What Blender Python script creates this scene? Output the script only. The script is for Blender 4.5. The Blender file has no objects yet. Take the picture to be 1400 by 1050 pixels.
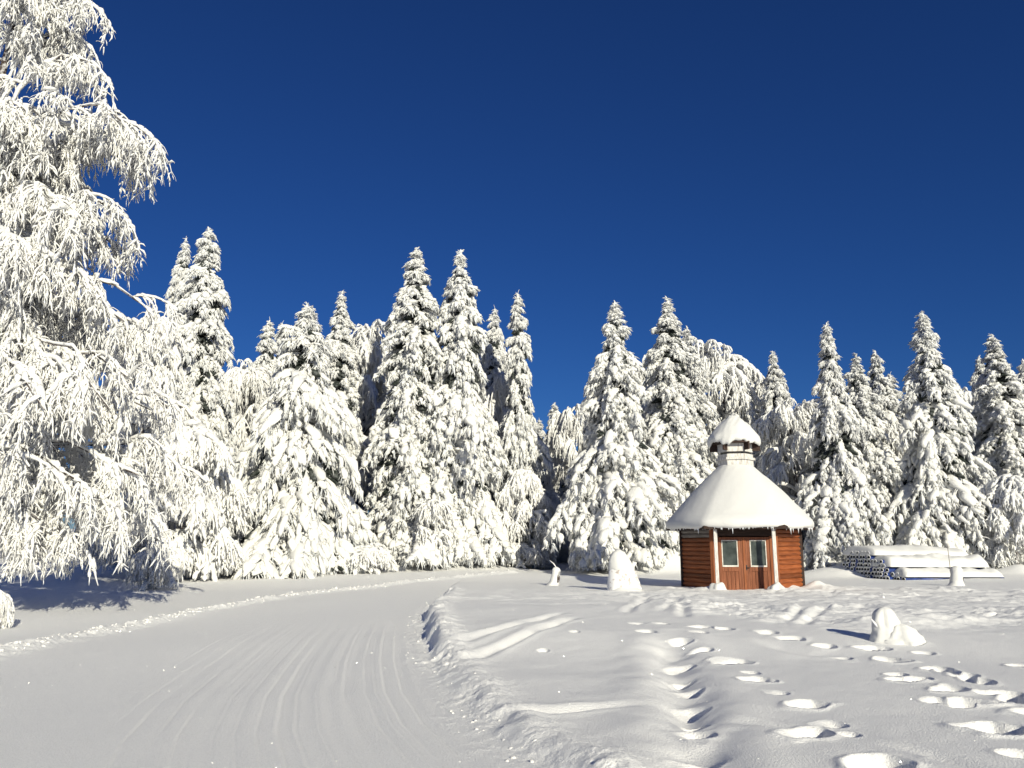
import bpy, math, random
import numpy as np

S = bpy.context.scene
COL = S.collection
R_ = math.radians

# ------------------------------------------------------------------ camera, sky, sun, exposure
F_PX, CX, CY = 1090.0, 700.0, 525.0          # focal length and centre in pixels of a 1400 x 1050 frame
PITCH = R_(11.41)
CAM_H = 1.6
cam_d = bpy.data.cameras.new('camera')
cam = bpy.data.objects.new('camera', cam_d)
COL.objects.link(cam)
cam_d.sensor_fit = 'HORIZONTAL'
cam_d.sensor_width = 36.0
cam_d.lens = 36.0 * F_PX / 1400.0
cam_d.clip_start = 0.05
cam_d.clip_end = 3000
cam.location = (0, 0, CAM_H)
cam.rotation_euler = (math.pi / 2 + PITCH, 0, 0)
S.camera = cam

SUN_EL, SUN_AZ = 20.5, 23.0                  # azimuth: degrees to the right of straight behind the camera
w = bpy.data.worlds.new('World')
S.world = w
w.use_nodes = True
nt = w.node_tree
sky = nt.nodes.new('ShaderNodeTexSky')
sky.sky_type = 'NISHITA'
sky.sun_disc = False
sky.sun_elevation = R_(SUN_EL)
sky.sun_rotation = R_(180 - SUN_AZ)
sky.altitude = 6000
sky.air_density = 2.1
sky.dust_density = 0.0
sky.ozone_density = 10.0
bg = nt.nodes['Background']
bg.inputs['Strength'].default_value = 0.051
hs = nt.nodes.new('ShaderNodeHueSaturation')
hs.inputs['Saturation'].default_value = 1.06
hs.inputs['Hue'].default_value = 0.512
nt.links.new(sky.outputs[0], hs.inputs['Color'])
nt.links.new(hs.outputs[0], bg.inputs['Color'])

sd = bpy.data.lights.new('sun', 'SUN')
sd.energy = 5.0
sd.angle = R_(0.53)
sd.color = (1.0, 0.94, 0.755)
sun = bpy.data.objects.new('sun', sd)
COL.objects.link(sun)
# lamp shines along its -Z: it comes from behind the camera, to the right
sun.rotation_euler = (R_(90 - SUN_EL), 0, R_(SUN_AZ))
sun.location = (20, -40, 30)

S.view_settings.view_transform = 'Standard'
S.view_settings.look = 'None'
S.view_settings.exposure = 0.15
S.view_settings.gamma = 1.0
S.render.engine = 'CYCLES'
S.cycles.max_bounces = 6
S.cycles.diffuse_bounces = 4
S.cycles.glossy_bounces = 2
S.cycles.transmission_bounces = 2
S.cycles.use_denoising = True

# ------------------------------------------------------------------ pixel <-> world helpers
SP, CP = math.sin(PITCH), math.cos(PITCH)
def ray(u, v):
    x, y = (u - CX) / F_PX, (CY - v) / F_PX
    return x, CP - y * SP, SP + y * CP
def at(u, v, Y):
    """world point seen at pixel (u, v) standing Y metres ahead"""
    dx, dy, dz = ray(u, v)
    s = Y / dy
    return dx * s, Y, CAM_H + dz * s
def on_ground(u, v, z=0.0):
    dx, dy, dz = ray(u, v)
    s = (z - CAM_H) / dz
    return dx * s, dy * s

# ------------------------------------------------------------------ noise
def _hash(ix, iy, iz, seed):
    n = (ix * 374761393 + iy * 668265263 + iz * 2147483647 + seed * 974711) & 0xFFFFFFFF
    n = ((n ^ (n >> 13)) * 1274126177) & 0xFFFFFFFF
    n = (n ^ (n >> 16)) & 0xFFFF
    return n / 65535.0
def vnoise(x, y, seed=0):
    x = np.asarray(x, float); y = np.asarray(y, float)
    ix = np.floor(x).astype(np.int64); iy = np.floor(y).astype(np.int64)
    fx = x - ix; fy = y - iy
    fx = fx * fx * fx * (fx * (fx * 6 - 15) + 10); fy = fy * fy * fy * (fy * (fy * 6 - 15) + 10)
    a = _hash(ix, iy, 0, seed); b = _hash(ix + 1, iy, 0, seed)
    c = _hash(ix, iy + 1, 0, seed); d = _hash(ix + 1, iy + 1, 0, seed)
    return (a + (b - a) * fx) * (1 - fy) + (c + (d - c) * fx) * fy - 0.5
def fbm(x, y, seed=0, oct=4, gain=0.5):
    s = 0.0; a = 1.0; f = 1.0
    for i in range(oct):
        s = s + a * vnoise(x * f + 17.3 * i, y * f - 9.1 * i, seed + i)
        a *= gain; f *= 2.03
    return s
def sstep(a, b, x):
    t = np.clip((x - a) / (b - a), 0, 1)
    return t * t * (3 - 2 * t)

# ------------------------------------------------------------------ mesh helpers
def mesh_from(name, V, Fs, smooth=True):
    """V (N,3); Fs: list of (M,k) index arrays (k may differ)"""
    V = np.asarray(V, np.float32)
    Fs = [np.asarray(f, np.int32) for f in Fs if len(f)]
    me = bpy.data.meshes.new(name)
    nl = sum(f.size for f in Fs); nf = sum(len(f) for f in Fs)
    me.vertices.add(len(V)); me.loops.add(nl); me.polygons.add(nf)
    me.vertices.foreach_set('co', V.ravel())
    me.loops.foreach_set('vertex_index', np.concatenate([f.ravel() for f in Fs]))
    tot = np.concatenate([np.full(len(f), f.shape[1], np.int32) for f in Fs])
    st = np.concatenate([[0], np.cumsum(tot)[:-1]]).astype(np.int32)
    me.polygons.foreach_set('loop_start', st)
    me.polygons.foreach_set('use_smooth', np.full(nf, smooth, bool))
    me.update(calc_edges=True)
    me.validate()
    return me
def obj(name, me, mat, parent=None):
    o = bpy.data.objects.new(name, me)
    COL.objects.link(o)
    if mat is not None and not me.materials:
        me.materials.append(mat)
    o.parent = parent
    return o
def empty(name, loc=(0, 0, 0), rz=0.0):
    o = bpy.data.objects.new(name, None)
    o.empty_display_size = 0.2
    COL.objects.link(o)
    o.location = loc
    o.rotation_euler = (0, 0, rz)
    return o
def tag(o, label=None, cat=None, group=None, kind=None):
    if label: o['label'] = label
    if cat: o['category'] = cat
    if group: o['group'] = group
    if kind: o['kind'] = kind
    return o

class MB:
    """collects shapes into one mesh"""
    def __init__(s): s.V = []; s.F = {}; s.n = 0
    def add(s, V, F):
        V = np.asarray(V, float); F = np.asarray(F, int)
        s.F.setdefault(F.shape[1], []).append(F + s.n)
        s.V.append(V); s.n += len(V)
    def add2(s, V, Fs):
        V = np.asarray(V, float)
        for F in Fs:
            F = np.asarray(F, int)
            if len(F): s.F.setdefault(F.shape[1], []).append(F + s.n)
        s.V.append(V); s.n += len(V)
    def box(s, x0, x1, y0, y1, z0, z1, b=0.0):
        """box with edges bevelled by b (chamfered prism along z and x kept simple)"""
        if b <= 0:
            V = [(x, y, z) for z in (z0, z1) for y in (y0, y1) for x in (x0, x1)]
            s.add(V, [(0, 2, 3, 1), (4, 5, 7, 6), (0, 1, 5, 4), (1, 3, 7, 5), (3, 2, 6, 7), (2, 0, 4, 6)])
            return
        # 24-vertex chamfer box
        cx, cy, cz = (x0 + x1) / 2, (y0 + y1) / 2, (z0 + z1) / 2
        hx, hy, hz = (x1 - x0) / 2, (y1 - y0) / 2, (z1 - z0) / 2
        V = []; idx = {}
        for sx in (-1, 1):
            for sy in (-1, 1):
                for sz in (-1, 1):
                    for ax in range(3):
                        h = [hx - b, hy - b, hz - b]
                        h[ax] += b
                        idx[(sx, sy, sz, ax)] = len(V)
                        V.append((cx + sx * h[0], cy + sy * h[1], cz + sz * h[2]))
        Q = []; T = []
        for ax in range(3):
            o = [a for a in range(3) if a != ax]
            for sg in (-1, 1):
                q = []
                for (p, r) in ((-1, -1), (1, -1), (1, 1), (-1, 1)):
                    k = [0, 0, 0]; k[ax] = sg; k[o[0]] = p; k[o[1]] = r
                    q.append(idx[(k[0], k[1], k[2], ax)])
                Q.append(q if (sg > 0) == (ax != 1) else q[::-1])
        for e in range(3):
            a1, a2 = [a for a in range(3) if a != e]
            for p in (-1, 1):
                for r in (-1, 1):
                    k = [0, 0, 0]; k[a1] = p; k[a2] = r
                    k[e] = -1; lo = tuple(k); k[e] = 1; hi = tuple(k)
                    Q.append([idx[lo + (a1,)], idx[hi + (a1,)], idx[hi + (a2,)], idx[lo + (a2,)]])
        for sx in (-1, 1):
            for sy in (-1, 1):
                for sz in (-1, 1):
                    T.append([idx[(sx, sy, sz, 0)], idx[(sx, sy, sz, 1)], idx[(sx, sy, sz, 2)]])
        s.add2(V, [Q, T])
    def mesh(s, name, smooth=False, recalc=False):
        V = np.concatenate(s.V)
        me = mesh_from(name, V, [np.concatenate(f) for f in s.F.values()], smooth)
        if recalc:
            import bmesh
            bm = bmesh.new(); bm.from_mesh(me)
            bmesh.ops.recalc_face_normals(bm, faces=bm.faces)
            bm.to_mesh(me); bm.free()
        return me

def tubes(P, Rr, sides=4, cap=True):
    """P (N,K,3) paths, Rr (N,K) radii -> V, [quads, tris]"""
    P = np.asarray(P, float); Rr = np.asarray(Rr, float)
    N, K, _ = P.shape
    T = np.gradient(P, axis=1)
    T /= np.linalg.norm(T, axis=2, keepdims=True) + 1e-9
    ref = np.zeros((N, 1, 3)); ref[:, 0, 0] = 0.31; ref[:, 0, 1] = 0.95
    mean = T.mean(1, keepdims=True)
    flip = np.abs((mean * ref).sum(2, keepdims=True)) > 0.85
    ref = np.where(flip, np.array([0.95, -0.3, 0.1]), ref)
    A = np.cross(T, np.broadcast_to(ref, T.shape)); A /= np.linalg.norm(A, axis=2, keepdims=True) + 1e-9
    B = np.cross(T, A)
    ang = np.arange(sides) / sides * 2 * np.pi
    V = (P[:, :, None, :] + Rr[:, :, None, None] * (np.cos(ang)[None, None, :, None] * A[:, :, None, :]
         + np.sin(ang)[None, None, :, None] * B[:, :, None, :]))
    V = V.reshape(-1, 3)
    n = np.arange(N)[:, None, None] * (K * sides)
    k = np.arange(K - 1)[None, :, None] * sides
    j = np.arange(sides)[None, None, :]; j2 = (j + 1) % sides
    Q = np.stack([n + k + j, n + k + j2, n + k + sides + j2, n + k + sides + j], -1).reshape(-1, 4)
    caps = []
    if cap:
        b0 = np.arange(N)[:, None] * (K * sides)
        jj = np.arange(sides)[None, :]
        caps = [(b0 + jj)[:, ::-1], b0 + (K - 1) * sides + jj]
    return V, [Q] + caps

def icosphere(level):
    t = (1 + 5 ** .5) / 2
    V = [(-1, t, 0), (1, t, 0), (-1, -t, 0), (1, -t, 0), (0, -1, t), (0, 1, t), (0, -1, -t), (0, 1, -t), (t, 0, -1), (t, 0, 1), (-t, 0, -1), (-t, 0, 1)]
    V = [tuple(np.array(v) / np.linalg.norm(v)) for v in V]
    F = [(0, 11, 5), (0, 5, 1), (0, 1, 7), (0, 7, 10), (0, 10, 11), (1, 5, 9), (5, 11, 4), (11, 10, 2), (10, 7, 6), (7, 1, 8), (3, 9, 4), (3, 4, 2), (3, 2, 6), (3, 6, 8), (3, 8, 9), (4, 9, 5), (2, 4, 11), (6, 2, 10), (8, 6, 7), (9, 8, 1)]
    for _ in range(level):
        cache = {}; nF = []
        def mid(a, b):
            k = (min(a, b), max(a, b))
            if k not in cache:
                m = np.array(V[a]) + np.array(V[b]); m /= np.linalg.norm(m)
                cache[k] = len(V); V.append(tuple(m))
            return cache[k]
        for a, b, c in F:
            x, y, z = mid(a, b), mid(b, c), mid(c, a)
            nF += [(a, x, z), (b, y, x), (c, z, y), (x, y, z)]
        F = nF
    return np.array(V), np.array(F)
ICO1 = icosphere(1)
ICO2 = icosphere(2)
ICO3 = icosphere(3)

# ------------------------------------------------------------------ materials
def new_mat(name):
    m = bpy.data.materials.new(name); m.use_nodes = True
    t = m.node_tree; b = t.nodes['Principled BSDF']
    return m, t, b
def N(t, kind, **kw):
    n = t.nodes.new(kind)
    for k, v in kw.items():
        if k in n.inputs: n.inputs[k].default_value = v
        else: setattr(n, k, v)
    return n
def ramp(t, stops):
    r = t.nodes.new('ShaderNodeValToRGB')
    e = r.color_ramp.elements
    while len(e) < len(stops): e.new(0.5)
    for i, (p, c) in enumerate(stops):
        e[i].position = p; e[i].color = c if len(c) == 4 else (*c, 1)
    return r
def snow_mat(name, col=(0.86, 0.865, 0.87), scale=14.0, strength=0.35, dist=0.03):
    m, t, b = new_mat(name)
    b.inputs['Base Color'].default_value = (*col, 1)
    b.inputs['Roughness'].default_value = 0.75
    b.inputs['Specular IOR Level'].default_value = 0.2
    tc = N(t, 'ShaderNodeTexCoord')
    nz = N(t, 'ShaderNodeTexNoise', Scale=scale, Detail=5.0, Roughness=0.6)
    bp = N(t, 'ShaderNodeBump', Strength=strength, Distance=dist)
    t.links.new(tc.outputs['Object'], nz.inputs['Vector'])
    t.links.new(nz.outputs['Fac'], bp.inputs['Height'])
    t.links.new(bp.outputs['Normal'], b.inputs['Normal'])
    return m
M = {}
M['tree_snow'] = snow_mat('tree snow', (0.75, 0.75, 0.735), scale=13.0, strength=0.8, dist=0.06)
M['roof_snow'] = snow_mat('roof snow', (0.69, 0.69, 0.675), scale=5.0, strength=0.25, dist=0.05)
M['frost'] = snow_mat('frost', (0.76, 0.76, 0.75), scale=25.0, strength=0.5, dist=0.02)

def ground_mat():
    m, t, b = new_mat('snow field')
    b.inputs['Base Color'].default_value = (0.91, 0.91, 0.90, 1)
    b.inputs['Roughness'].default_value = 0.7
    b.inputs['Specular IOR Level'].default_value = 0.15
    g = N(t, 'ShaderNodeNewGeometry')
    n1 = N(t, 'ShaderNodeTexNoise', Scale=55.0, Detail=6.0, Roughness=0.65)
    n2 = N(t, 'ShaderNodeTexNoise', Scale=3.0, Detail=4.0, Roughness=0.55)
    t.links.new(g.outputs['Position'], n1.inputs['Vector'])
    t.links.new(g.outputs['Position'], n2.inputs['Vector'])
    b1 = N(t, 'ShaderNodeBump', Strength=0.9, Distance=0.018)
    b2 = N(t, 'ShaderNodeBump', Strength=0.08, Distance=0.05)
    t.links.new(n2.outputs['Fac'], b2.inputs['Height'])
    t.links.new(n1.outputs['Fac'], b1.inputs['Height'])
    t.links.new(b2.outputs['Normal'], b1.inputs['Normal'])
    t.links.new(b1.outputs['Normal'], b.inputs['Normal'])
    # ice crystals: sparse cells with mirror-like faces turned every which way
    vo = N(t, 'ShaderNodeTexVoronoi', Scale=85.0)
    t.links.new(g.outputs['Position'], vo.inputs['Vector'])
    sub = N(t, 'ShaderNodeVectorMath', operation='SUBTRACT')
    sub.inputs[1].default_value = (0.5, 0.5, 0.2)
    t.links.new(vo.outputs['Color'], sub.inputs[0])
    nor = N(t, 'ShaderNodeVectorMath', operation='NORMALIZE')
    t.links.new(sub.outputs[0], nor.inputs[0])
    gl = N(t, 'ShaderNodeBsdfGlossy', Roughness=0.12)
    gl.inputs['Color'].default_value = (0.9, 0.9, 0.9, 1)
    t.links.new(nor.outputs[0], gl.inputs['Normal'])
    mx = N(t, 'ShaderNodeMixShader')
    dl = N(t, 'ShaderNodeMath', operation='LESS_THAN')
    dl.inputs[1].default_value = 0.35
    t.links.new(vo.outputs['Distance'], dl.inputs[0])
    ml = N(t, 'ShaderNodeMath', operation='MULTIPLY')
    ml.inputs[1].default_value = 0.14
    t.links.new(dl.outputs[0], ml.inputs[0])
    t.links.new(ml.outputs[0], mx.inputs[0])
    t.links.new(b.outputs[0], mx.inputs[1])
    t.links.new(gl.outputs[0], mx.inputs[2])
    t.links.new(mx.outputs[0], t.nodes['Material Output'].inputs['Surface'])
    return m
M['ground'] = ground_mat()

def needle_mat(name, lo, hi, p0, p1, scale):
    m, t, b = new_mat(name)
    b.inputs['Roughness'].default_value = 0.8
    b.inputs['Specular IOR Level'].default_value = 0.15
    tc = N(t, 'ShaderNodeTexCoord')
    nz = N(t, 'ShaderNodeTexNoise', Scale=scale, Detail=4.0, Roughness=0.7)
    r = ramp(t, [(p0, lo), (p1, hi)])
    t.links.new(tc.outputs['Object'], nz.inputs['Vector'])
    t.links.new(nz.outputs['Fac'], r.inputs['Fac'])
    t.links.new(r.outputs['Color'], b.inputs['Base Color'])
    return m
M['needles'] = needle_mat('frosted spruce needles', (0.045, 0.055, 0.045), (0.64, 0.66, 0.68), 0.27, 0.44, 3.5)
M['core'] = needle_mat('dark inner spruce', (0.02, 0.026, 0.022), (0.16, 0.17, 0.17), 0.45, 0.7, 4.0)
M['bark'] = needle_mat('frosted bark', (0.045, 0.03, 0.024), (0.55, 0.55, 0.56), 0.45, 0.62, 6.0)
M['twig'] = needle_mat('birch twigs', (0.05, 0.035, 0.03), (0.35, 0.33, 0.33), 0.45, 0.65, 8.0)

def wood_mat(name, c1, c2, c3, grain=(1.2, 14, 22), rough=0.65, board=0.0):
    m, t, b = new_mat(name)
    b.inputs['Roughness'].default_value = rough
    b.inputs['Specular IOR Level'].default_value = 0.25
    tc = N(t, 'ShaderNodeTexCoord')
    mp = N(t, 'ShaderNodeMapping'); mp.inputs['Scale'].default_value = grain
    n1 = N(t, 'ShaderNodeTexNoise', Scale=1.6, Detail=6.0, Roughness=0.65)
    t.links.new(tc.outputs['Object'], mp.inputs['Vector'])
    t.links.new(mp.outputs[0], n1.inputs['Vector'])
    r = ramp(t, [(0.3, c1), (0.52, c2), (0.72, c3)])
    t.links.new(n1.outputs['Fac'], r.inputs['Fac'])
    col = r.outputs['Color']
    if board > 0:      # each board its own tone
        sp = N(t, 'ShaderNodeSeparateXYZ'); t.links.new(tc.outputs['Object'], sp.inputs[0])
        dv = N(t, 'ShaderNodeMath', operation='DIVIDE'); dv.inputs[1].default_value = board
        t.links.new(sp.outputs['Z'], dv.inputs[0])
        fl = N(t, 'ShaderNodeMath', operation='FLOOR'); t.links.new(dv.outputs[0], fl.inputs[0])
        wn = N(t, 'ShaderNodeTexWhiteNoise', noise_dimensions='1D'); t.links.new(fl.outputs[0], wn.inputs['W'])
        mr = N(t, 'ShaderNodeMapRange'); mr.inputs['To Min'].default_value = 0.62; mr.inputs['To Max'].default_value = 1.25
        t.links.new(wn.outputs['Value'], mr.inputs['Value'])
        mm = N(t, 'ShaderNodeVectorMath', operation='SCALE')
        t.links.new(col, mm.inputs[0]); t.links.new(mr.outputs[0], mm.inputs['Scale'])
        col = mm.outputs[0]
    t.links.new(col, b.inputs['Base Color'])
    bp = N(t, 'ShaderNodeBump', Strength=0.3, Distance=0.01)
    t.links.new(n1.outputs['Fac'], bp.inputs['Height'])
    t.links.new(bp.outputs['Normal'], b.inputs['Normal'])
    return m
LOGZ = 0.145
M['log'] = wood_mat('red brown logs', (0.11, 0.030, 0.010), (0.27, 0.078, 0.023), (0.36, 0.120, 0.042), (0.9, 0.9, 16), board=LOGZ)
M['door'] = wood_mat('salmon brown door', (0.12, 0.042, 0.02), (0.24, 0.086, 0.042), (0.34, 0.14, 0.075), (14, 14, 1.0))
M['trim'] = wood_mat('brown trim', (0.16, 0.05, 0.02), (0.27, 0.09, 0.035), (0.36, 0.15, 0.08), (14, 14, 1.0))
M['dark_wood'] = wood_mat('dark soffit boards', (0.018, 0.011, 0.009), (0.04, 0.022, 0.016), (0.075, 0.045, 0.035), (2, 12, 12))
M['grey_wood'] = wood_mat('grey boards', (0.10, 0.085, 0.075), (0.19, 0.165, 0.15), (0.32, 0.30, 0.28), (1.0, 1.0, 14))
M['frost_wood'] = wood_mat('frosted post', (0.34, 0.31, 0.28), (0.62, 0.60, 0.57), (0.78, 0.77, 0.75), (10, 10, 2.0))
M['sill'] = wood_mat('pale window bar', (0.5, 0.46, 0.40), (0.68, 0.66, 0.60), (0.8, 0.8, 0.78), (6, 6, 6))
def plain(name, c, rough=0.5, spec=0.5, metal=0.0, var=0.0, scale=5.0):
    m, t, b = new_mat(name)
    b.inputs['Base Color'].default_value = (*c, 1)
    b.inputs['Roughness'].default_value = rough
    b.inputs['Specular IOR Level'].default_value = spec
    b.inputs['Metallic'].default_value = metal
    if var > 0:
        tc = N(t, 'ShaderNodeTexCoord')
        nz = N(t, 'ShaderNodeTexNoise', Scale=scale, Detail=5.0)
        lo = tuple(max(0, x * (1 - var)) for x in c); hi = tuple(min(1, x * (1 + var) + var * 0.05) for x in c)
        r = ramp(t, [(0.35, lo), (0.65, hi)])
        t.links.new(tc.outputs['Object'], nz.inputs['Vector'])
        t.links.new(nz.outputs['Fac'], r.inputs['Fac'])
        t.links.new(r.outputs['Color'], b.inputs['Base Color'])
    return m
M['glass'] = plain('frosty window glass', (0.05, 0.062, 0.058), 0.22, 0.35, 0, 0.35, 3.0)
M['iron'] = plain('dark iron', (0.03, 0.028, 0.028), 0.5, 0.5)
M['pipe'] = plain('blue plastic pipe', (0.018, 0.045, 0.20), 0.4, 0.4, 0, 0.3, 3.0)
M['pipe_dark'] = plain('dark pipe bore', (0.012, 0.014, 0.022), 0.6, 0.3)
M['stone'] = needle_mat('frosted stone', (0.42, 0.36, 0.32), (0.85, 0.85, 0.85), 0.36, 0.50, 5.0)
M['ice'] = plain('icicle', (0.8, 0.83, 0.86), 0.25, 0.5)

# ------------------------------------------------------------------ ground
def polyline(pts, z=0.10):
    return np.array([on_ground(u, v, z) for u, v in pts])
def dist_poly(X, Y, P, sel=None):
    """distance, signed side (+ = right of travel), arclength"""
    best = np.full(X.shape, 1e9); side = np.zeros(X.shape); arc = np.zeros(X.shape)
    s0 = 0.0
    for i in range(len(P) - 1):
        a, b = P[i], P[i + 1]; d = b - a; L = np.hypot(*d); d = d / L
        px, py = X - a[0], Y - a[1]
        t = np.clip(px * d[0] + py * d[1], 0, L)
        dx, dy = px - t * d[0], py - t * d[1]
        dd = np.hypot(dx, dy)
        cr = px * d[1] - py * d[0]
        m = dd < best
        best = np.where(m, dd, best); side = np.where(m, np.sign(cr), side); arc = np.where(m, s0 + t, arc)
        s0 += L
    return best, side, arc

BERM = polyline([(612, 812), (590, 832), (579, 850), (583, 872), (592, 900), (612, 940), (650, 980), (705, 1018), (775, 1062), (900, 1140), (1100, 1300)], 0.03)
LEFT_BERM = polyline([(-420, 965), (-150, 915), (0, 888), (130, 861), (270, 832), (400, 812), (560, 797), (700, 789)], 0.05)
HUT_BERM = polyline([(600, 822), (700, 822), (830, 822), (960, 826)])
GROOVES = [  # (pixels, width, depth)
    ([(603, 893), (680, 874), (775, 850)], 0.10, 0.05), ([(617, 908), (700, 885), (790, 856)], 0.10, 0.065),
    ([(655, 978), (720, 972), (800, 962), (895, 956)], 0.11, 0.07), ([(968, 974), (1040, 985), (1120, 996)], 0.10, 0.075),
    ([(1190, 1010), (1270, 1025), (1340, 1045), (1420, 1075)], 0.08, 0.055),
    ([(856, 852), (872, 836), (885, 820)], 0.10, 0.05), ([(905, 850), (918, 836), (922, 822)], 0.10, 0.05),
    ([(936, 858), (934, 842), (926, 822)], 0.10, 0.05), ([(1075, 862), (1092, 846), (1112, 832)], 0.10, 0.05),
    ([(1098, 866), (1118, 848), (1136, 834)], 0.10, 0.05), ([(640, 832), (760, 838), (850, 833)], 0.2, 0.05),
    ([(1030, 882), (1100, 893), (1180, 900)], 0.18, 0.07), ([(1290, 862), (1340, 852), (1400, 846)], 0.12, 0.06),
]
TRENCH = polyline([(915, 878), (928, 915), (946, 972), (953, 1011), (946, 1047), (935, 1085)])
PRINTS = [  # pixel, length, width, depth, angle
    (930, 880, .36, .22, .12), (962, 888, .36, .22, .10), (995, 899, .40, .22, .13), (1029, 922, .40, .22, .15), (1101, 954, .40, .24, .17),
    (1108, 991, .36, .24, .17), (1190, 1033, .46, .28, .20), (1184, 886, .34, .24, .15), (1216, 898, .40, .26, .17), (1232, 922, .34, .24, .17), (1279, 909, .40, .26, .19),
    (1302, 935, .40, .26, .20), (1318, 950, .36, .24, .18), (1363, 987, .42, .28, .22), (1374, 941, .38, .26, .17), (1335, 925, .30, .22, .10),
    (1080, 878, .36, .24, .10), (1050, 872, .36, .24, .10), (1130, 884, .36, .24, .10), (1150, 895, .34, .22, .09), (948, 972, .34, .26, .10), (932, 917, .3, .22, .12),
    (742, 888, .24, .14, .05), (785, 873, .2, .12, .04), (880, 872, .3, .2, .06), (905, 862, .3, .2, .07), (870, 862, .3, .2, .05), (1395, 905, .36, .24, .15),
    (955, 866, .4, .25, .1), (990, 868, .4, .25, .1), (1250, 882, .36, .22, .1), (1420, 965, .4, .26, .18), (940, 1045, .36, .26, .07),
]
for _k in range(7):                          # the other prints of each walker's line
    PRINTS.append((955 + 34 * _k + 6 * (_k % 2), 872 + 20 * _k + 7 * (_k % 2), .24, .18, .04))
for _k, (_u, _v) in enumerate(((926, 900), (932, 930), (944, 952), (950, 988), (956, 1024))):
    PRINTS.append((_u, _v, .34, .24, .05))
for _k in range(8):
    PRINTS.append((1200 + 27 * _k, 886 + 17 * _k + 12 * (_k % 2), .30, .2, .09))
for _k in range(5):
    PRINTS.append((1262 + 30 * _k, 890 + 14 * _k + 8 * (_k % 2), .30, .2, .09))
PR = [(on_ground(u, v, 0.14), a, b, d) for (u, v, a, b, d) in PRINTS]
MOUNDS = [  # pixel, depth, radius x, radius y, height
    (905, 42.0, 2.3, 1.8, 1.05), (948, 44.0, 1.6, 1.5, .6), (1138, 38.5, 1.6, 1.2, .35), (1175, 37.3, 1.3, .7, .25), (630, 47, 1.5, 1.1, .7),
    (660, 44, 2.6, 1.3, .25), (590, 45, 2.2, 1.6, .45), (1115, 27.0, .38, .35, .22), (1080, 26.7, .3, .3, .10), (245, 40, 3.0, 1.5, .4), (300, 41, 3, 2, .4),
    (1395, 39.5, 1.2, 1.0, .4), (520, 44, 3, 2, .35), (760, 46, 5, 2.5, -.15), (1090, 25.2, .8, .4, .10), (1224, 14.4, 1.0, .6, .16), (1270, 15.2, 1.1, .5, .12),
    (960, 26, .6, .3, .06), (1160, 40, 1.2, 1.0, .7),
]
HUT_X, HUT_Y, HUT_PHI = 7.78, 27.75, R_(-12.0)

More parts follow.
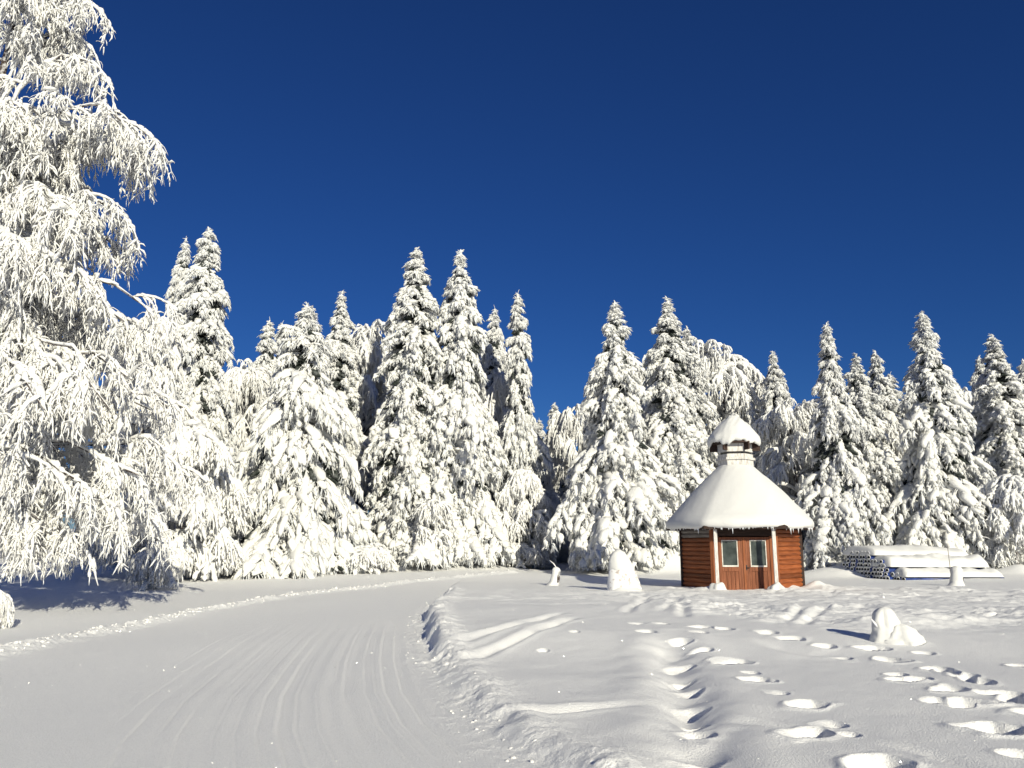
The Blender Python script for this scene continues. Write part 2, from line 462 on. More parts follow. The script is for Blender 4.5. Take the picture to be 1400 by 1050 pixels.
def base_height(x, y):
    r = np.hypot(x, y)
    z = 0.36 * sstep(28, 47, y) + 0.018 * np.maximum(y - 47, 0)
    z = z + 0.10 * fbm(x * .11 + 3, y * .11, 5, 3) * sstep(4, 14, r)
    z = z + 0.004 * np.maximum(r - 60, 0)
    return z
def ground_height(x, y, detail=True):
    x = np.asarray(x, float); y = np.asarray(y, float)
    z = base_height(x, y)
    for (u, d, rx, ry, h) in MOUNDS:
        mx, my, _ = at(u, 780, d)
        q = ((x - mx) / rx) ** 2 + ((y - my) / ry) ** 2
        z = z + h * np.exp(-q * 1.2) * (1 + .15 * fbm(x * 1.3, y * 1.3, 77, 2))
    # ploughed edge: untouched snow on its right stands above the groomed piste
    d, s, a = dist_poly(x, y, BERM)
    sd_ = d * s
    near = (y > 0) & (y < 36)
    lim = sstep(36, 28, y)
    wob = 0.12 * fbm(x * 2.1, y * 2.1, 21, 3)
    # right side of travel as drawn (far -> near) is the piste side, so the sign is flipped
    rt = -(sd_) + wob
    bank = sstep(11, 13.5, y) * sstep(21, 17.5, y)
    step = (0.07 + .09 * sstep(10, 14, y) + .09 * bank) * sstep(-0.05, 0.30 - .10 * bank, rt) * lim * (y > -6)
    ridge = 0.06 * np.exp(-((rt - 0.30) / 0.24) ** 2) * (0.55 + 0.9 * (fbm(x * 1.7, y * 1.7, 31, 3) + .5)) * lim
    z = z + step + ridge
    piste = sstep(0.15, -0.1, rt)
    d2, s2, a2 = dist_poly(x, y, LEFT_BERM)
    z = z + 0.07 * np.exp(-(d2 / .30) ** 2) * (0.5 + 1.0 * (fbm(x * 1.9, y * 1.9, 41, 3) + .5)) * sstep(60, 40, y)
    if not detail:
        return z
    r = np.hypot(x, y)
    # rough crumbs on both ridges
    cr = np.exp(-((rt - .15) / .42) ** 2) * lim * (.45 + .4 * sstep(8, 14, y)) * (.5 + 1.2 * np.clip(fbm(x * .8, y * .8, 55, 2) + .35, 0, 1)) + 0.9 * np.exp(-(d2 / .38) ** 2)
    z = z + cr * (0.055 * np.maximum(fbm(x * 6.5, y * 6.5, 51, 4, .65), -.12) + 0.04 * np.abs(fbm(x * 15, y * 15, 52, 3)) + .022 * np.maximum(fbm(x * 33, y * 33, 53, 2), 0))
    d3, _, _ = dist_poly(x, y, HUT_BERM)
    z = z + 0.05 * np.exp(-(d3 / .5) ** 2) * (.6 + fbm(x * 1.2, y * 1.2, 61, 2))
    # combed lines of the groomer
    fade = sstep(0.0, 0.5, -rt) * sstep(4.2, 2.0, -rt) * sstep(4.5, 6.0, y) * sstep(18.5, 14, y) * piste
    jit = fbm(x * .2, y * .2, 71, 2)
    z = z + fade * (0.003 * np.sin(-sd_ * 30 + .8 * jit) + 0.004 * np.sin(-sd_ * 10.0 + 3 + 1.2 * jit)) * (.5 + np.clip(fbm(rt * 2.2, a * .12, 72, 2) + .4, 0, 1))
    for o_, w_, d_ in ((.55, .025, .012), (.78, .02, .009), (1.02, .03, .014), (1.12, .02, .010), (1.48, .025, .011), (1.62, .03, .015), (1.95, .02, .009), (2.3, .03, .012), (2.42, .02, .010), (2.85, .025, .010), (3.3, .03, .011), (3.38, .02, .008), (3.9, .025, .007), (.35, .02, .010), (.66, .02, .008), (1.3, .02, .009), (1.78, .02, .010), (2.12, .02, .009), (2.6, .02, .009), (3.05, .02, .008)):
        oo = o_ + .15 + .10 * vnoise(a * .15, a * 0 + o_, 73)
        on = np.clip(vnoise(a * .35 + o_ * 5, a * 0, 74) * 2.2 + .75, 0, 1) * sstep(4.5, 6.0, y) * sstep(17.5, 13.5, y)
        w_, d_ = w_ * .62, d_ * .62
        z = z - on * d_ * (np.exp(-((-sd_ + oo) / w_) ** 2) - .5 * np.exp(-((-sd_ + oo + w_ * 2) / w_) ** 2))
    fade2 = sstep(3.0, 4.5, -rt) * sstep(9, 6, -rt) * sstep(4, 6, y) * sstep(16, 11, y)
    z = z + fade2 * .002 * np.maximum(0, np.sin(sd_ * 7 + 3 * jit)) ** 3
    # trampled ground before the hut
    px0, py0 = on_ground(600, 822); 
    rgt = sstep(2.0, 5.5, x)
    far = sstep(17.0 - 4.2 * rgt, 19.5 - 4.6 * rgt, y + .8 * fbm(x * .7, y * .7, 82, 2) + .4 * fbm(x * .5, y * .5, 81, 2)) * sstep(28.5, 26.0, y) * sstep(-.1, 1.0, rt)
    z = z + far * (.35 + .65 * rgt) * (.30 + 1.1 * np.clip(fbm(x * .45, y * .55, 90, 2) + .45, 0, 1)) * (0.11 * fbm(x * 1.0, y * 1.5, 91, 5, .60) + 0.06 * np.maximum(0, fbm(x * 2.6, y * 3.1, 92, 4, .6)) - .06 * np.maximum(0, fbm(x * 2.2 + 9, y * 1.8, 93, 3) - .1))
    for pts, wd, dp in GROOVES:
        P = polyline(pts)
        dd, ss, aa = dist_poly(x, y, P)
        ww = wd * (1 + .5 * vnoise(aa * 1.2, aa * 0 + .3, 93))
        g = np.exp(-(dd / ww) ** 2)
        Lg = np.hypot(*np.diff(P, axis=0).T).sum()
        dp = dp * sstep(-.05, .9, aa) * sstep(-.05, .9, Lg - aa)
        rim = np.exp(-((dd - ww * 2.0) / (ww * .9)) ** 2)
        z = z - dp * g * (1 + .6 * vnoise(aa * 2.3, aa * 0, 94)) + .22 * np.abs(dp) * rim
    dd, ss, aa = dist_poly(x, y, TRENCH)
    z = z - .13 * np.exp(-(dd / .25) ** 2) * np.clip(.8 + 1.3 * fbm(x * 1.2, y * 1.0, 95, 3), .2, 1.4) * sstep(0, 1.5, aa) + .02 * np.exp(-((dd - .5) / .25) ** 2) * (1 + 2 * fbm(x * 1.5, y * 1.5, 96, 2))
    for (c, L, W, dp) in PR:
        ang = math.atan2(c[0] * .3, 1) + .25 * math.sin(c[0] * 7)
        dx, dy = x - c[0], y - c[1]
        lx, ly = dx * math.cos(ang) - dy * math.sin(ang), dx * math.sin(ang) + dy * math.cos(ang)
        q = np.sqrt((lx / (W * .78)) ** 2 + (ly / (L * .52)) ** 2) * (1 + .8 * fbm(x * 3 + c[0], y * 3, 97, 2))
        z = z - 1.75 * dp * sstep(1.05, 0.62, q) * (.12 + .88 * sstep(-1.0, .55, lx / (W * .78))) + .10 * dp * np.exp(-((q - 1.08) / .22) ** 2)
    # wind ripple of the loose snow
    soft = (1 - piste * .8)
    z = z + soft * (0.020 * fbm(x * .9, y * .9, 101, 3) + .004 * fbm(x * 4, y * 4, 102, 3, .5)) * sstep(70, 30, y)
    z = z + piste * (.004 * fbm(x * .7, y * .7, 103, 2) + .0005 * fbm(x * 9, y * 9, 104, 2))
    return z
def gz(x, y):
    return float(ground_height(np.array([x]), np.array([y]), False)[0])

def build_ground():
    # polar sheet about the viewpoint: fine rings and spokes over the field, coarse elsewhere, out to the horizon
    rr = np.concatenate([[0.6, 1.5, 2.5, 3.2], np.geomspace(3.8, 31, 720), np.geomspace(31.2, 62, 150), np.geomspace(63, 900, 60)])
    th = np.concatenate([np.linspace(-180, -60, 40)[:-1], np.linspace(-60, -36, 60)[:-1], np.linspace(-36, 36, 900), np.linspace(36, 60, 60)[1:], np.linspace(60, 180, 40)[1:-1]])
    th = np.radians(th)
    Rg, Tg = np.meshgrid(rr, th, indexing='ij')
    X = Rg * np.sin(Tg); Y = Rg * np.cos(Tg)
    Z = ground_height(X, Y)
    nr, n_t = X.shape
    V = np.stack([X, Y, Z], -1).reshape(-1, 3)
    i = np.arange(nr - 1)[:, None] * n_t; j = np.arange(n_t)[None, :]; j2 = (j + 1) % n_t
    Q = np.stack([i + j, i + n_t + j, i + n_t + j2, i + j2], -1).reshape(-1, 4)[:, ::-1]
    c = len(V)
    V = np.concatenate([V, [[0, 0, gz(0, 0)]]])
    T = np.stack([np.full(n_t, c), np.arange(n_t), (np.arange(n_t) + 1) % n_t], -1)[:, ::-1]
    me = mesh_from('snow_field', V, [Q, T], True)
    o = obj('snow_field', me, M['ground'])
    tag(o, kind='structure')
build_ground()

def clods():
    """loose snow crumbs along the ploughed edges"""
    rng = np.random.default_rng(5)
    V0, F0 = ICO1
    pos = []; siz = []
    for P, n, spread, off, s0, s1 in ((BERM, 150, .15, .08, .005, .020), (LEFT_BERM, 800, .17, 0, .010, .036), (BERM, 40, .8, .7, .006, .014)):
        seg = np.diff(P, axis=0); L = np.hypot(seg[:, 0], seg[:, 1]); cum = np.concatenate([[0], np.cumsum(L)])
        for k in range(n):
            t = rng.uniform(0, cum[-1]); i = min(np.searchsorted(cum, t, 'right') - 1, len(L) - 1)
            p = P[i] + seg[i] * ((t - cum[i]) / L[i]); nrm = np.array([seg[i][1], -seg[i][0]]) / L[i]
            p = p + nrm * (rng.normal(0, spread) + off)
            if p[1] < 4 or p[1] > 50: continue
            pos.append(p); siz.append(rng.uniform(s0, s1) * (1 if rng.random() > .1 else 1.5))
    pos = np.array(pos); siz = np.array(siz)
    Z = ground_height(pos[:, 0], pos[:, 1])
    n = len(pos)
    jit = 1 + rng.uniform(-.3, .3, (n, len(V0), 1))
    sc = siz[:, None, None] * rng.uniform(.7, 1.3, (n, 1, 3))
    sc[:, :, 2] *= .75
    V = V0[None] * jit * sc + np.concatenate([pos, (Z - siz * .05)[:, None]], 1)[:, None, :]
    F = F0[None] + (np.arange(n) * len(V0))[:, None, None]
    o = obj('snow_crumbs', mesh_from('snow_crumbs', V.reshape(-1, 3), [F.reshape(-1, 3)], True), M['roof_snow'])
    tag(o, 'loose white snow crumbs scattered along the ploughed edges', 'snow crumbs', kind='stuff')
clods()

# ------------------------------------------------------------------ spruces
RT = np.random.default_rng(1)
def templates(ico, n, amp, seed):
    rng = np.random.default_rng(seed)
    V, F = ico
    out = []
    for k in range(n):
        d = np.zeros(len(V))
        for _ in range(7):
            a = rng.normal(size=3); a *= rng.uniform(2, 5) / np.linalg.norm(a)
            d += np.sin(V @ a + rng.uniform(0, 6.28)) * amp / 3
        v = V * (1 + d[:, None])
        v[:, 2] = np.where(v[:, 2] < 0, v[:, 2] * .55, v[:, 2])
        v[:, 1] *= 1 - .35 * v[:, 0]
        out.append(v)
    return np.array(out), F
T1 = templates(ICO1, 20, .46, 3)
ICO0 = icosphere(0)

def spruce_meshes(seed, H, Rb, whorl=0.42, nb=(5, 8), droop=(.55, .95), csize=1.0, power=.85, gap=0.10, low=.02, tipcut=0.0, side=1.0, core=True, fr=6, elong=1.0, knobs=3):
    rng = np.random.default_rng(seed)
    P = []; U = []; SZ = []                  # clumps
    BP = []                                  # branch paths
    z = low * H + .25
    ph = rng.uniform(0, 6.28)
    lobes = rng.uniform(0, 6.28, 3)
    while z < H * .985:
        f = 1 - z / H
        R = Rb * f ** power
        R *= 1 + .15 * math.sin(z * 1.1 + lobes[0]) + .12 * math.sin(z * 2.7 + lobes[1])
        n = int(rng.integers(nb[0], nb[1] + 1))
        if f < .15: n = max(4, n - 2)
        ph += rng.uniform(.3, .9)
        for k in range(n):
            if rng.random() < gap and f > .1: continue
            az = ph + k * 2 * math.pi / n + rng.normal(0, .16)
            L = max(.16, R * rng.uniform(.66, 1.18) * (1.28 if rng.random() < .07 else 1) * (1 + .12 * math.sin(2 * az + lobes[2])))
            zz = z + rng.uniform(-.5, .5) * whorl
            dr = rng.uniform(*droop) * (.42 + .68 * min(1, f * 1.9))
            up = rng.uniform(.12, .32) if f > .25 else rng.uniform(.2, .5)
            d = np.array([math.cos(az), math.sin(az)])
            dz = zz + L * (up - dr)
            if dz < .12: dr = max(.05, (zz - .12) / L + up)
            def pt(t):
                return np.array([d[0] * L * t * (1 - .10 * t), d[1] * L * t * (1 - .10 * t), zz + L * (up * t - dr * t * t)])
            BP.append([pt(t) for t in (0, .25, .5, .75, 1.0)])
            s = csize * min(.30, .085 + .075 * L)
            step = s * 1.05
            t = max(.16, min(.5, .5 / L)) if L > .8 else .12
            if rng.random() < .22 and L > .7: s = min(s * 1.4, .33); step = s * .95
            while t <= 1.0:
                p = pt(t); tg = pt(t + .05) - pt(t - .05); tg /= np.linalg.norm(tg)
                sc = s * rng.uniform(.75, 1.25) * (1 - .35 * max(0, t - .75) / .25)
                P.append(p + (0, 0, .3 * sc)); U.append(tg); SZ.append((sc * 1.30 * elong, sc * .88, sc * .60))
                if L > .45 and rng.random() < side:
                    for sgn in (-1, 1):
                        ll = L * .36 * (1.05 - t * .55) * rng.uniform(.6, 1.2)
                        a2 = sgn * rng.uniform(.6, 1.15)
                        hd = np.array([tg[0] * math.cos(a2) - tg[1] * math.sin(a2), tg[0] * math.sin(a2) + tg[1] * math.cos(a2), tg[2]])
                        m = max(1, int(ll / (s * 1.25)))
                        for q in range(1, m + 1):
                            tt = q / m
                            off = hd * ll * tt + np.array([0, 0, -ll * .55 * tt * tt])
                            dd = hd + np.array([0, 0, -1.1 * tt]); dd /= np.linalg.norm(dd)
                            s2 = s * rng.uniform(.55, .95) * (1 - .25 * tt)
                            pp = p + off
                            if pp[2] < .05: continue
                            P.append(pp); U.append(dd); SZ.append((s2 * 1.35 * elong, s2 * .75, s2 * .58))
                t += step / L * rng.uniform(.85, 1.2)
        z += whorl * rng.uniform(.8, 1.2) * (.45 + .55 * min(1, f * 3))
    # leader with knobs
    for q in range(7):
        P.append(np.array([rng.normal(0, .03), rng.normal(0, .03), H * (1 - .012 * q)])); U.append(np.array([0, .05, 1.0])); SZ.append((.13, .06 + .012 * q, .06 + .012 * q))
    P = np.array(P); U = np.array(U); SZ = np.array(SZ)
    U /= np.linalg.norm(U, axis=1, keepdims=True)
    n = len(P)
    W = np.cross(U, np.array([0, 0, 1.0])) + rng.normal(0, .25, (n, 3)); W /= np.linalg.norm(W, axis=1, keepdims=True) + 1e-9
    NN = np.cross(W, U); NN /= np.linalg.norm(NN, axis=1, keepdims=True) + 1e-9
    tv = T1[0][rng.integers(0, len(T1[0]), n)] * rng.choice([1, 1], (n, 1, 1))
    V = P[:, None, :] + tv[:, :, 0:1] * (U * SZ[:, 0:1])[:, None, :] + tv[:, :, 1:2] * (W * SZ[:, 1:2])[:, None, :] + tv[:, :, 2:3] * (NN * SZ[:, 2:3])[:, None, :]
    Fc = (T1[1][None] + (np.arange(n) * tv.shape[1])[:, None, None]).reshape(-1, 3)
    V = V.reshape(-1, 3)
    mb = MB(); mb.add(V, Fc)
    if knobs:                                # small lumps that roughen each clump
        i = np.repeat(np.arange(n), knobs); m = len(i)
        q = rng.normal(0, 1, (m, 3)); q /= np.linalg.norm(q, axis=1, keepdims=True)
        q[:, 2] = np.abs(q[:, 2]) * .8 - .25
        c = P[i] + U[i] * SZ[i, 0:1] * q[:, 0:1] * .95 + W[i] * SZ[i, 1:2] * q[:, 1:2] * .95 + NN[i] * SZ[i, 2:3] * q[:, 2:3] * .95
        rs = (SZ[i, 1] * rng.uniform(.22, .5, m))[:, None, None] * rng.uniform(.7, 1.3, (m, 1, 3))
        KV = c[:, None, :] + ICO0[0][None] * rs
        mb.add(KV.reshape(-1, 3), (ICO0[1][None] + (np.arange(m) * 12)[:, None, None]).reshape(-1, 3))
    # white frost fingers at the rim of each clump
    def spikes(k, l0, l1, r0, r1, down, below):
        i = np.repeat(np.arange(n), k); m = len(i)
        a = rng.uniform(-1, 1, (m, 1)); b = rng.uniform(-1, 1, (m, 1))
        st = P[i] + U[i] * SZ[i, 0:1] * a * .8 + W[i] * SZ[i, 1:2] * b * .75 - NN[i] * SZ[i, 2:3] * below
        dr_ = U[i] * (.6 + .5 * a) + W[i] * b * .9 + np.array([0, 0, -down]) + rng.normal(0, .25, (m, 3))
        dr_ /= np.linalg.norm(dr_, axis=1, keepdims=True)
        ln = rng.uniform(l0, l1, (m, 1)) * (SZ[i, 0:1] / .3) ** .5
        path = np.stack([st - dr_ * ln * .3, st + dr_ * ln * .55 + (0, 0, 0.0), st + dr_ * ln + np.array([0, 0, -.1]) * ln], 1)
        rad = rng.uniform(r0, r1, (m, 1)) * np.array([[1.0, .85, .25]])
        return tubes(path, rad, 3, False)
    sv, sf = spikes(fr, .16, .36, .020, .040, .65, .1)
    mb.add2(sv, sf)
    snow = mb.mesh('snow', True)
    mb = MB()
    fv, ff = spikes(5, .18, .42, .018, .034, .9, .5)
    mb.add2(fv, ff)
    BPa = np.array(BP)
    rb = (np.linalg.norm(BPa[:, -1] - BPa[:, 0], axis=1) * .013 + .008)[:, None] * np.array([[1, .9, .75, .5, .25]])
    bv, bf = tubes(BPa - np.array([0, 0, .03]), rb, 4, False)
    mb.add2(bv, bf)
    fol = mb.mesh('foliage', True)
    fol.materials.append(M['needles'])
    # dark inner boughs
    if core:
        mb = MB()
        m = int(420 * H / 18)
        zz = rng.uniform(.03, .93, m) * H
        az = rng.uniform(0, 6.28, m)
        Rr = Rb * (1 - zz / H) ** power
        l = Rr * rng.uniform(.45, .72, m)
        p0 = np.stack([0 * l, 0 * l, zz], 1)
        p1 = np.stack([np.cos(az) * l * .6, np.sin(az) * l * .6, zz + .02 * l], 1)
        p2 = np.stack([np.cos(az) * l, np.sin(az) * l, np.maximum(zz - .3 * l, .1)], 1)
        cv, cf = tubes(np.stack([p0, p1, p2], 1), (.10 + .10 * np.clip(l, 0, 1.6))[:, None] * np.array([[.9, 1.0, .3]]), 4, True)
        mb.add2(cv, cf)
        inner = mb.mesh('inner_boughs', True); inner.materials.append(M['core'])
    else:
        inner = None
    zs = np.linspace(-.3, H * .97, 14)
    path = np.stack([.05 * np.sin(zs * .7), .05 * np.cos(zs * .5), zs], 1)[None]
    tr = (.012 * H * (1 - np.clip(zs, 0, H) / H) ** .8 + .02)[None]
    tv_, tf_ = tubes(path, tr, 9, True)
    trunk = mesh_from('trunk', tv_, tf_, True)
    snow.materials.append(M['tree_snow']); trunk.materials.append(M['bark'])
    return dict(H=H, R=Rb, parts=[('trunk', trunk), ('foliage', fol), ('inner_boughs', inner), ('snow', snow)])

# ------------------------------------------------------------------ weeping, frost-laden birches
def grow(start, d, length, nseg, grav, wob, rng):
    """start (N,3), d (N,3), length (N,) -> paths (N,nseg+1,3)"""
    n = len(start)
    d = d / (np.linalg.norm(d, axis=1, keepdims=True) + 1e-9)
    p = start.copy(); out = [p.copy()]
    st = (length / nseg)[:, None]
    for k in range(nseg):
        g = np.asarray(grav).reshape(-1, 1) if np.ndim(grav) else grav
        d = d + np.array([0, 0, -1.0]) * g + rng.normal(0, wob, (n, 3))
        d /= np.linalg.norm(d, axis=1, keepdims=True)
        p = p + d * st
        out.append(p.copy())
    return np.stack(out, 1)
def sample_paths(P, cnt, t0, t1, rng):
    """random points on paths with tangent"""
    n, K, _ = P.shape
    i = np.repeat(np.arange(n), cnt); m = len(i)
    t = rng.uniform(t0, t1, m) * (K - 1)
    k = np.minimum(t.astype(int), K - 2); f = (t - k)[:, None]
    a, b = P[i, k], P[i, k + 1]
    tg = b - a; tg /= np.linalg.norm(tg, axis=1, keepdims=True) + 1e-9
    return a * (1 - f) + b * f, tg, i, t / (K - 1)

def birch_meshes(seed, trunk_path, trunk_r, limbs, limb_r, nsub, ntw, ntl, sub_len, tw_len, thick=1.0, gz_min=.1, seg=6, snow_lift=.6):
    rng = np.random.default_rng(seed)
    limbs = np.asarray(limbs)
    n = len(limbs)
    s0, tg, i, t = sample_paths(limbs, nsub, .22, 1.0, rng)
    m = len(s0)
    rnd = rng.normal(0, .75, (m, 3)); rnd[:, 2] = np.abs(rnd[:, 2]) * .5
    sub = grow(s0, tg + rnd, rng.uniform(*sub_len, m) * (1.15 - .4 * t), 7, .22, .07, rng)
    s1, tg1, i1, t1 = sample_paths(sub, ntw, .12, 1.0, rng)
    m1 = len(s1)
    rnd = rng.normal(0, .7, (m1, 3)); rnd[:, 2] *= .35
    tw = grow(s1, tg1 * .9 + rnd, rng.uniform(*tw_len, m1), seg, .42, .13, rng)
    ok = tw[:, :, 2].min(1) > gz_min
    tw = tw[ok]; m1 = len(tw)
    s2, tg2, i2, t2 = sample_paths(tw, ntl, .1, .95, rng)
    rnd = rng.normal(0, .8, (len(s2), 3))
    tl = grow(s2, tg2 * .8 + rnd, rng.uniform(tw_len[0] * .18, tw_len[1] * .34, len(s2)), 3, .55, .22, rng)
    okl = tl[:, :, 2].min(1) > gz_min * .8
    tl = tl[okl]
    fro = MB(); br = MB()
    def both(P, r_b, r_s, sides, lift):
        K = P.shape[1]
        taper = np.linspace(1, .45, K)[None]
        v, f = tubes(P, r_b * taper, 4, False); br.add2(v, f)
        lump = np.where(rng.random((P.shape[0], K)) < .22, .38, 1 + rng.uniform(-.35, .65, (P.shape[0], K)))
        tg_ = np.gradient(P, axis=1); hz = np.sqrt(tg_[..., 0] ** 2 + tg_[..., 1] ** 2) / (np.linalg.norm(tg_, axis=2) + 1e-9)
        Q = P.copy(); Q[..., 2] += r_s * lift * hz
        rad = r_s * np.linspace(1.1, .6, K)[None] * lump * (.75 + .4 * hz) * rng.uniform(.5, 1.5, (P.shape[0], 1))
        rad[:, -1] *= .55
        v, f = tubes(Q, rad, sides, True); fro.add2(v, f)
    both(limbs, limb_r, limb_r * 1.15 * thick + .02, 6, 1.0)
    both(sub, .020, .050 * thick, 5, snow_lift)
    both(tw, .0105, .027 * thick, 5 if thick < 1.2 else 5, snow_lift)
    both(tl, .006, .022 * thick, 4, snow_lift)
    # pillows of snow resting on the arching branches
    for Pth, cnt, r0, r1 in ((sub, 5, .05, .11), (limbs, 10, .07, .14), (tw, 1, .028, .055)):
        c, tg_, i_, t_ = sample_paths(Pth, cnt, .05, .9, rng)
        keep = np.abs(tg_[:, 2]) < .93
        c, tg_ = c[keep], tg_[keep]
        k = len(c); rs = rng.uniform(r0, r1, k)[:, None] * (thick if thick < 1 else 1)
        w_ = np.cross(tg_, np.array([0, 0, 1.0])); w_ /= np.linalg.norm(w_, axis=1, keepdims=True) + 1e-9
        n_ = np.cross(w_, tg_)
        tv_ = T1[0][rng.integers(0, len(T1[0]), k)]
        Vb = (c + n_ * rs * .5)[:, None, :] + tv_[:, :, 0:1] * (tg_ * rs * 1.9)[:, None] + tv_[:, :, 1:2] * (w_ * rs * .8)[:, None] + tv_[:, :, 2:3] * (n_ * rs * .8)[:, None]
        fro.add(Vb.reshape(-1, 3), (T1[1][None] + (np.arange(k) * tv_.shape[1])[:, None, None]).reshape(-1, 3))
    tv, tf = tubes(np.asarray(trunk_path)[None], np.asarray(trunk_r)[None], 10, True)
    trunk = mesh_from('trunk', tv, tf, True); trunk.materials.append(M['bark'])
    b = br.mesh('branches', True); b.materials.append(M['twig'])
    f = fro.mesh('frost', True); f.materials.append(M['frost'])
    return [('trunk', trunk), ('branches', b), ('frost', f)]

def dome_birch(seed, H, Rb, nl=26, nsub=9, ntw=11, ntl=2, low=.25, thick=1.6, arch=.13, top=1.0):
    """a whole birch of height H bent down by rime"""
    rng = np.random.default_rng(seed)
    zs = np.linspace(-.3, H * .9, 12)
    bx, by = rng.normal(0, .03, 2)
    tp = np.stack([bx * zs ** 1.3, by * zs ** 1.3, zs], 1)
    tr = .013 * H * (1 - zs / H * .92) + .015
    zl = np.concatenate([np.sort(rng.uniform(low, .86, nl)), np.linspace(.80, .90, 8)]) * H
    nl = len(zl)
    az = np.arange(nl) * 2.4 + rng.normal(0, .3, nl)
    el = rng.uniform(.35, 1.0, nl)
    prof = np.sin(np.clip((zl / H - low * .3) / (1 - low * .3), 0, 1) * np.pi * .9 + .25) * .8 + .25
    L = Rb * prof * rng.uniform(1.05, 1.5, nl)
    L[-8:] = Rb * rng.uniform(.45, .75, 8)
    st = np.stack([np.interp(zl, zs, tp[:, 0]), np.interp(zl, zs, tp[:, 1]), zl], 1)
    d = np.stack([np.cos(az) * np.cos(el), np.sin(az) * np.cos(el), np.sin(el)], 1)
    limbs = grow(st, d, L, 8, arch, .06, rng)
    limbs[:, :, 2] = np.minimum(limbs[:, :, 2], H * top)
    return dict(H=H, R=Rb, parts=birch_meshes(seed + 1, tp, tr, limbs, .035, nsub, ntw, ntl, (Rb * .3, Rb * .65), (.4, 1.1), thick))

def plant_tree(name, label, cat, proto, loc, sx, sz, rz, group=None, lean=(0, 0)):
    r = empty(name, loc, rz)
    r.scale = (sx, sx, sz)
    r.rotation_euler = (lean[0], lean[1], rz)
    tag(r, label, cat, group)
    if 'objs' not in proto:
        proto['objs'] = [obj(n, me, None, r) for n, me in proto['parts'] if me is not None]
    else:
        for o in proto['objs']:
            c = o.copy(); COL.objects.link(c); c.parent = r
    return r

import time as _t
_t0 = _t.time()
SPR = {
    'slim1': spruce_meshes(11, 18, 2.5, droop=(.7, 1.15), power=.66, csize=.90, whorl=.38),
    'slim2': spruce_meshes(12, 18, 2.5, droop=(.75, 1.2), power=.60, csize=.92, whorl=.40, low=.05),
    'slim3': spruce_meshes(18, 18, 2.4, droop=(.8, 1.25), power=.63, csize=.82, whorl=.36, gap=.16, low=.05),
    'mid1': spruce_meshes(13, 17, 3.0, droop=(.65, 1.1), power=.70, csize=.94, whorl=.40, low=.045),
    'mid2': spruce_meshes(14, 17, 3.0, droop=(.7, 1.15), power=.76, csize=1.02, whorl=.44),
    'broad': spruce_meshes(15, 13.5, 4.3, droop=(.62, .95), power=.78, csize=1.0, whorl=.54, nb=(6, 8), gap=.06, side=.95, elong=1.55),
    'broad2': spruce_meshes(16, 16, 3.4, droop=(.65, 1.0), power=.84, csize=1.05, whorl=.47, elong=1.2),
    'thin': spruce_meshes(17, 14, 1.9, droop=(.6, 1.0), power=.62, csize=.85, gap=.16),
}
BIR = {
    'dome1': dome_birch(31, 11, 2.6, arch=.17),
    'dome2': dome_birch(32, 10, 2.3, arch=.24, low=.15),
    'weep': dome_birch(33, 6.5, 1.7, nl=20, arch=.2, low=.2, thick=1.8),
    'bush': dome_birch(34, 2.2, 1.2, nl=16, nsub=6, ntw=8, low=.02, thick=1.5, arch=.2),
    'sapling': dome_birch(35, 3.4, 1.0, nl=12, nsub=5, ntw=4, ntl=2, low=.25, thick=1.3, arch=.05),
}
print('protos', _t.time() - _t0)

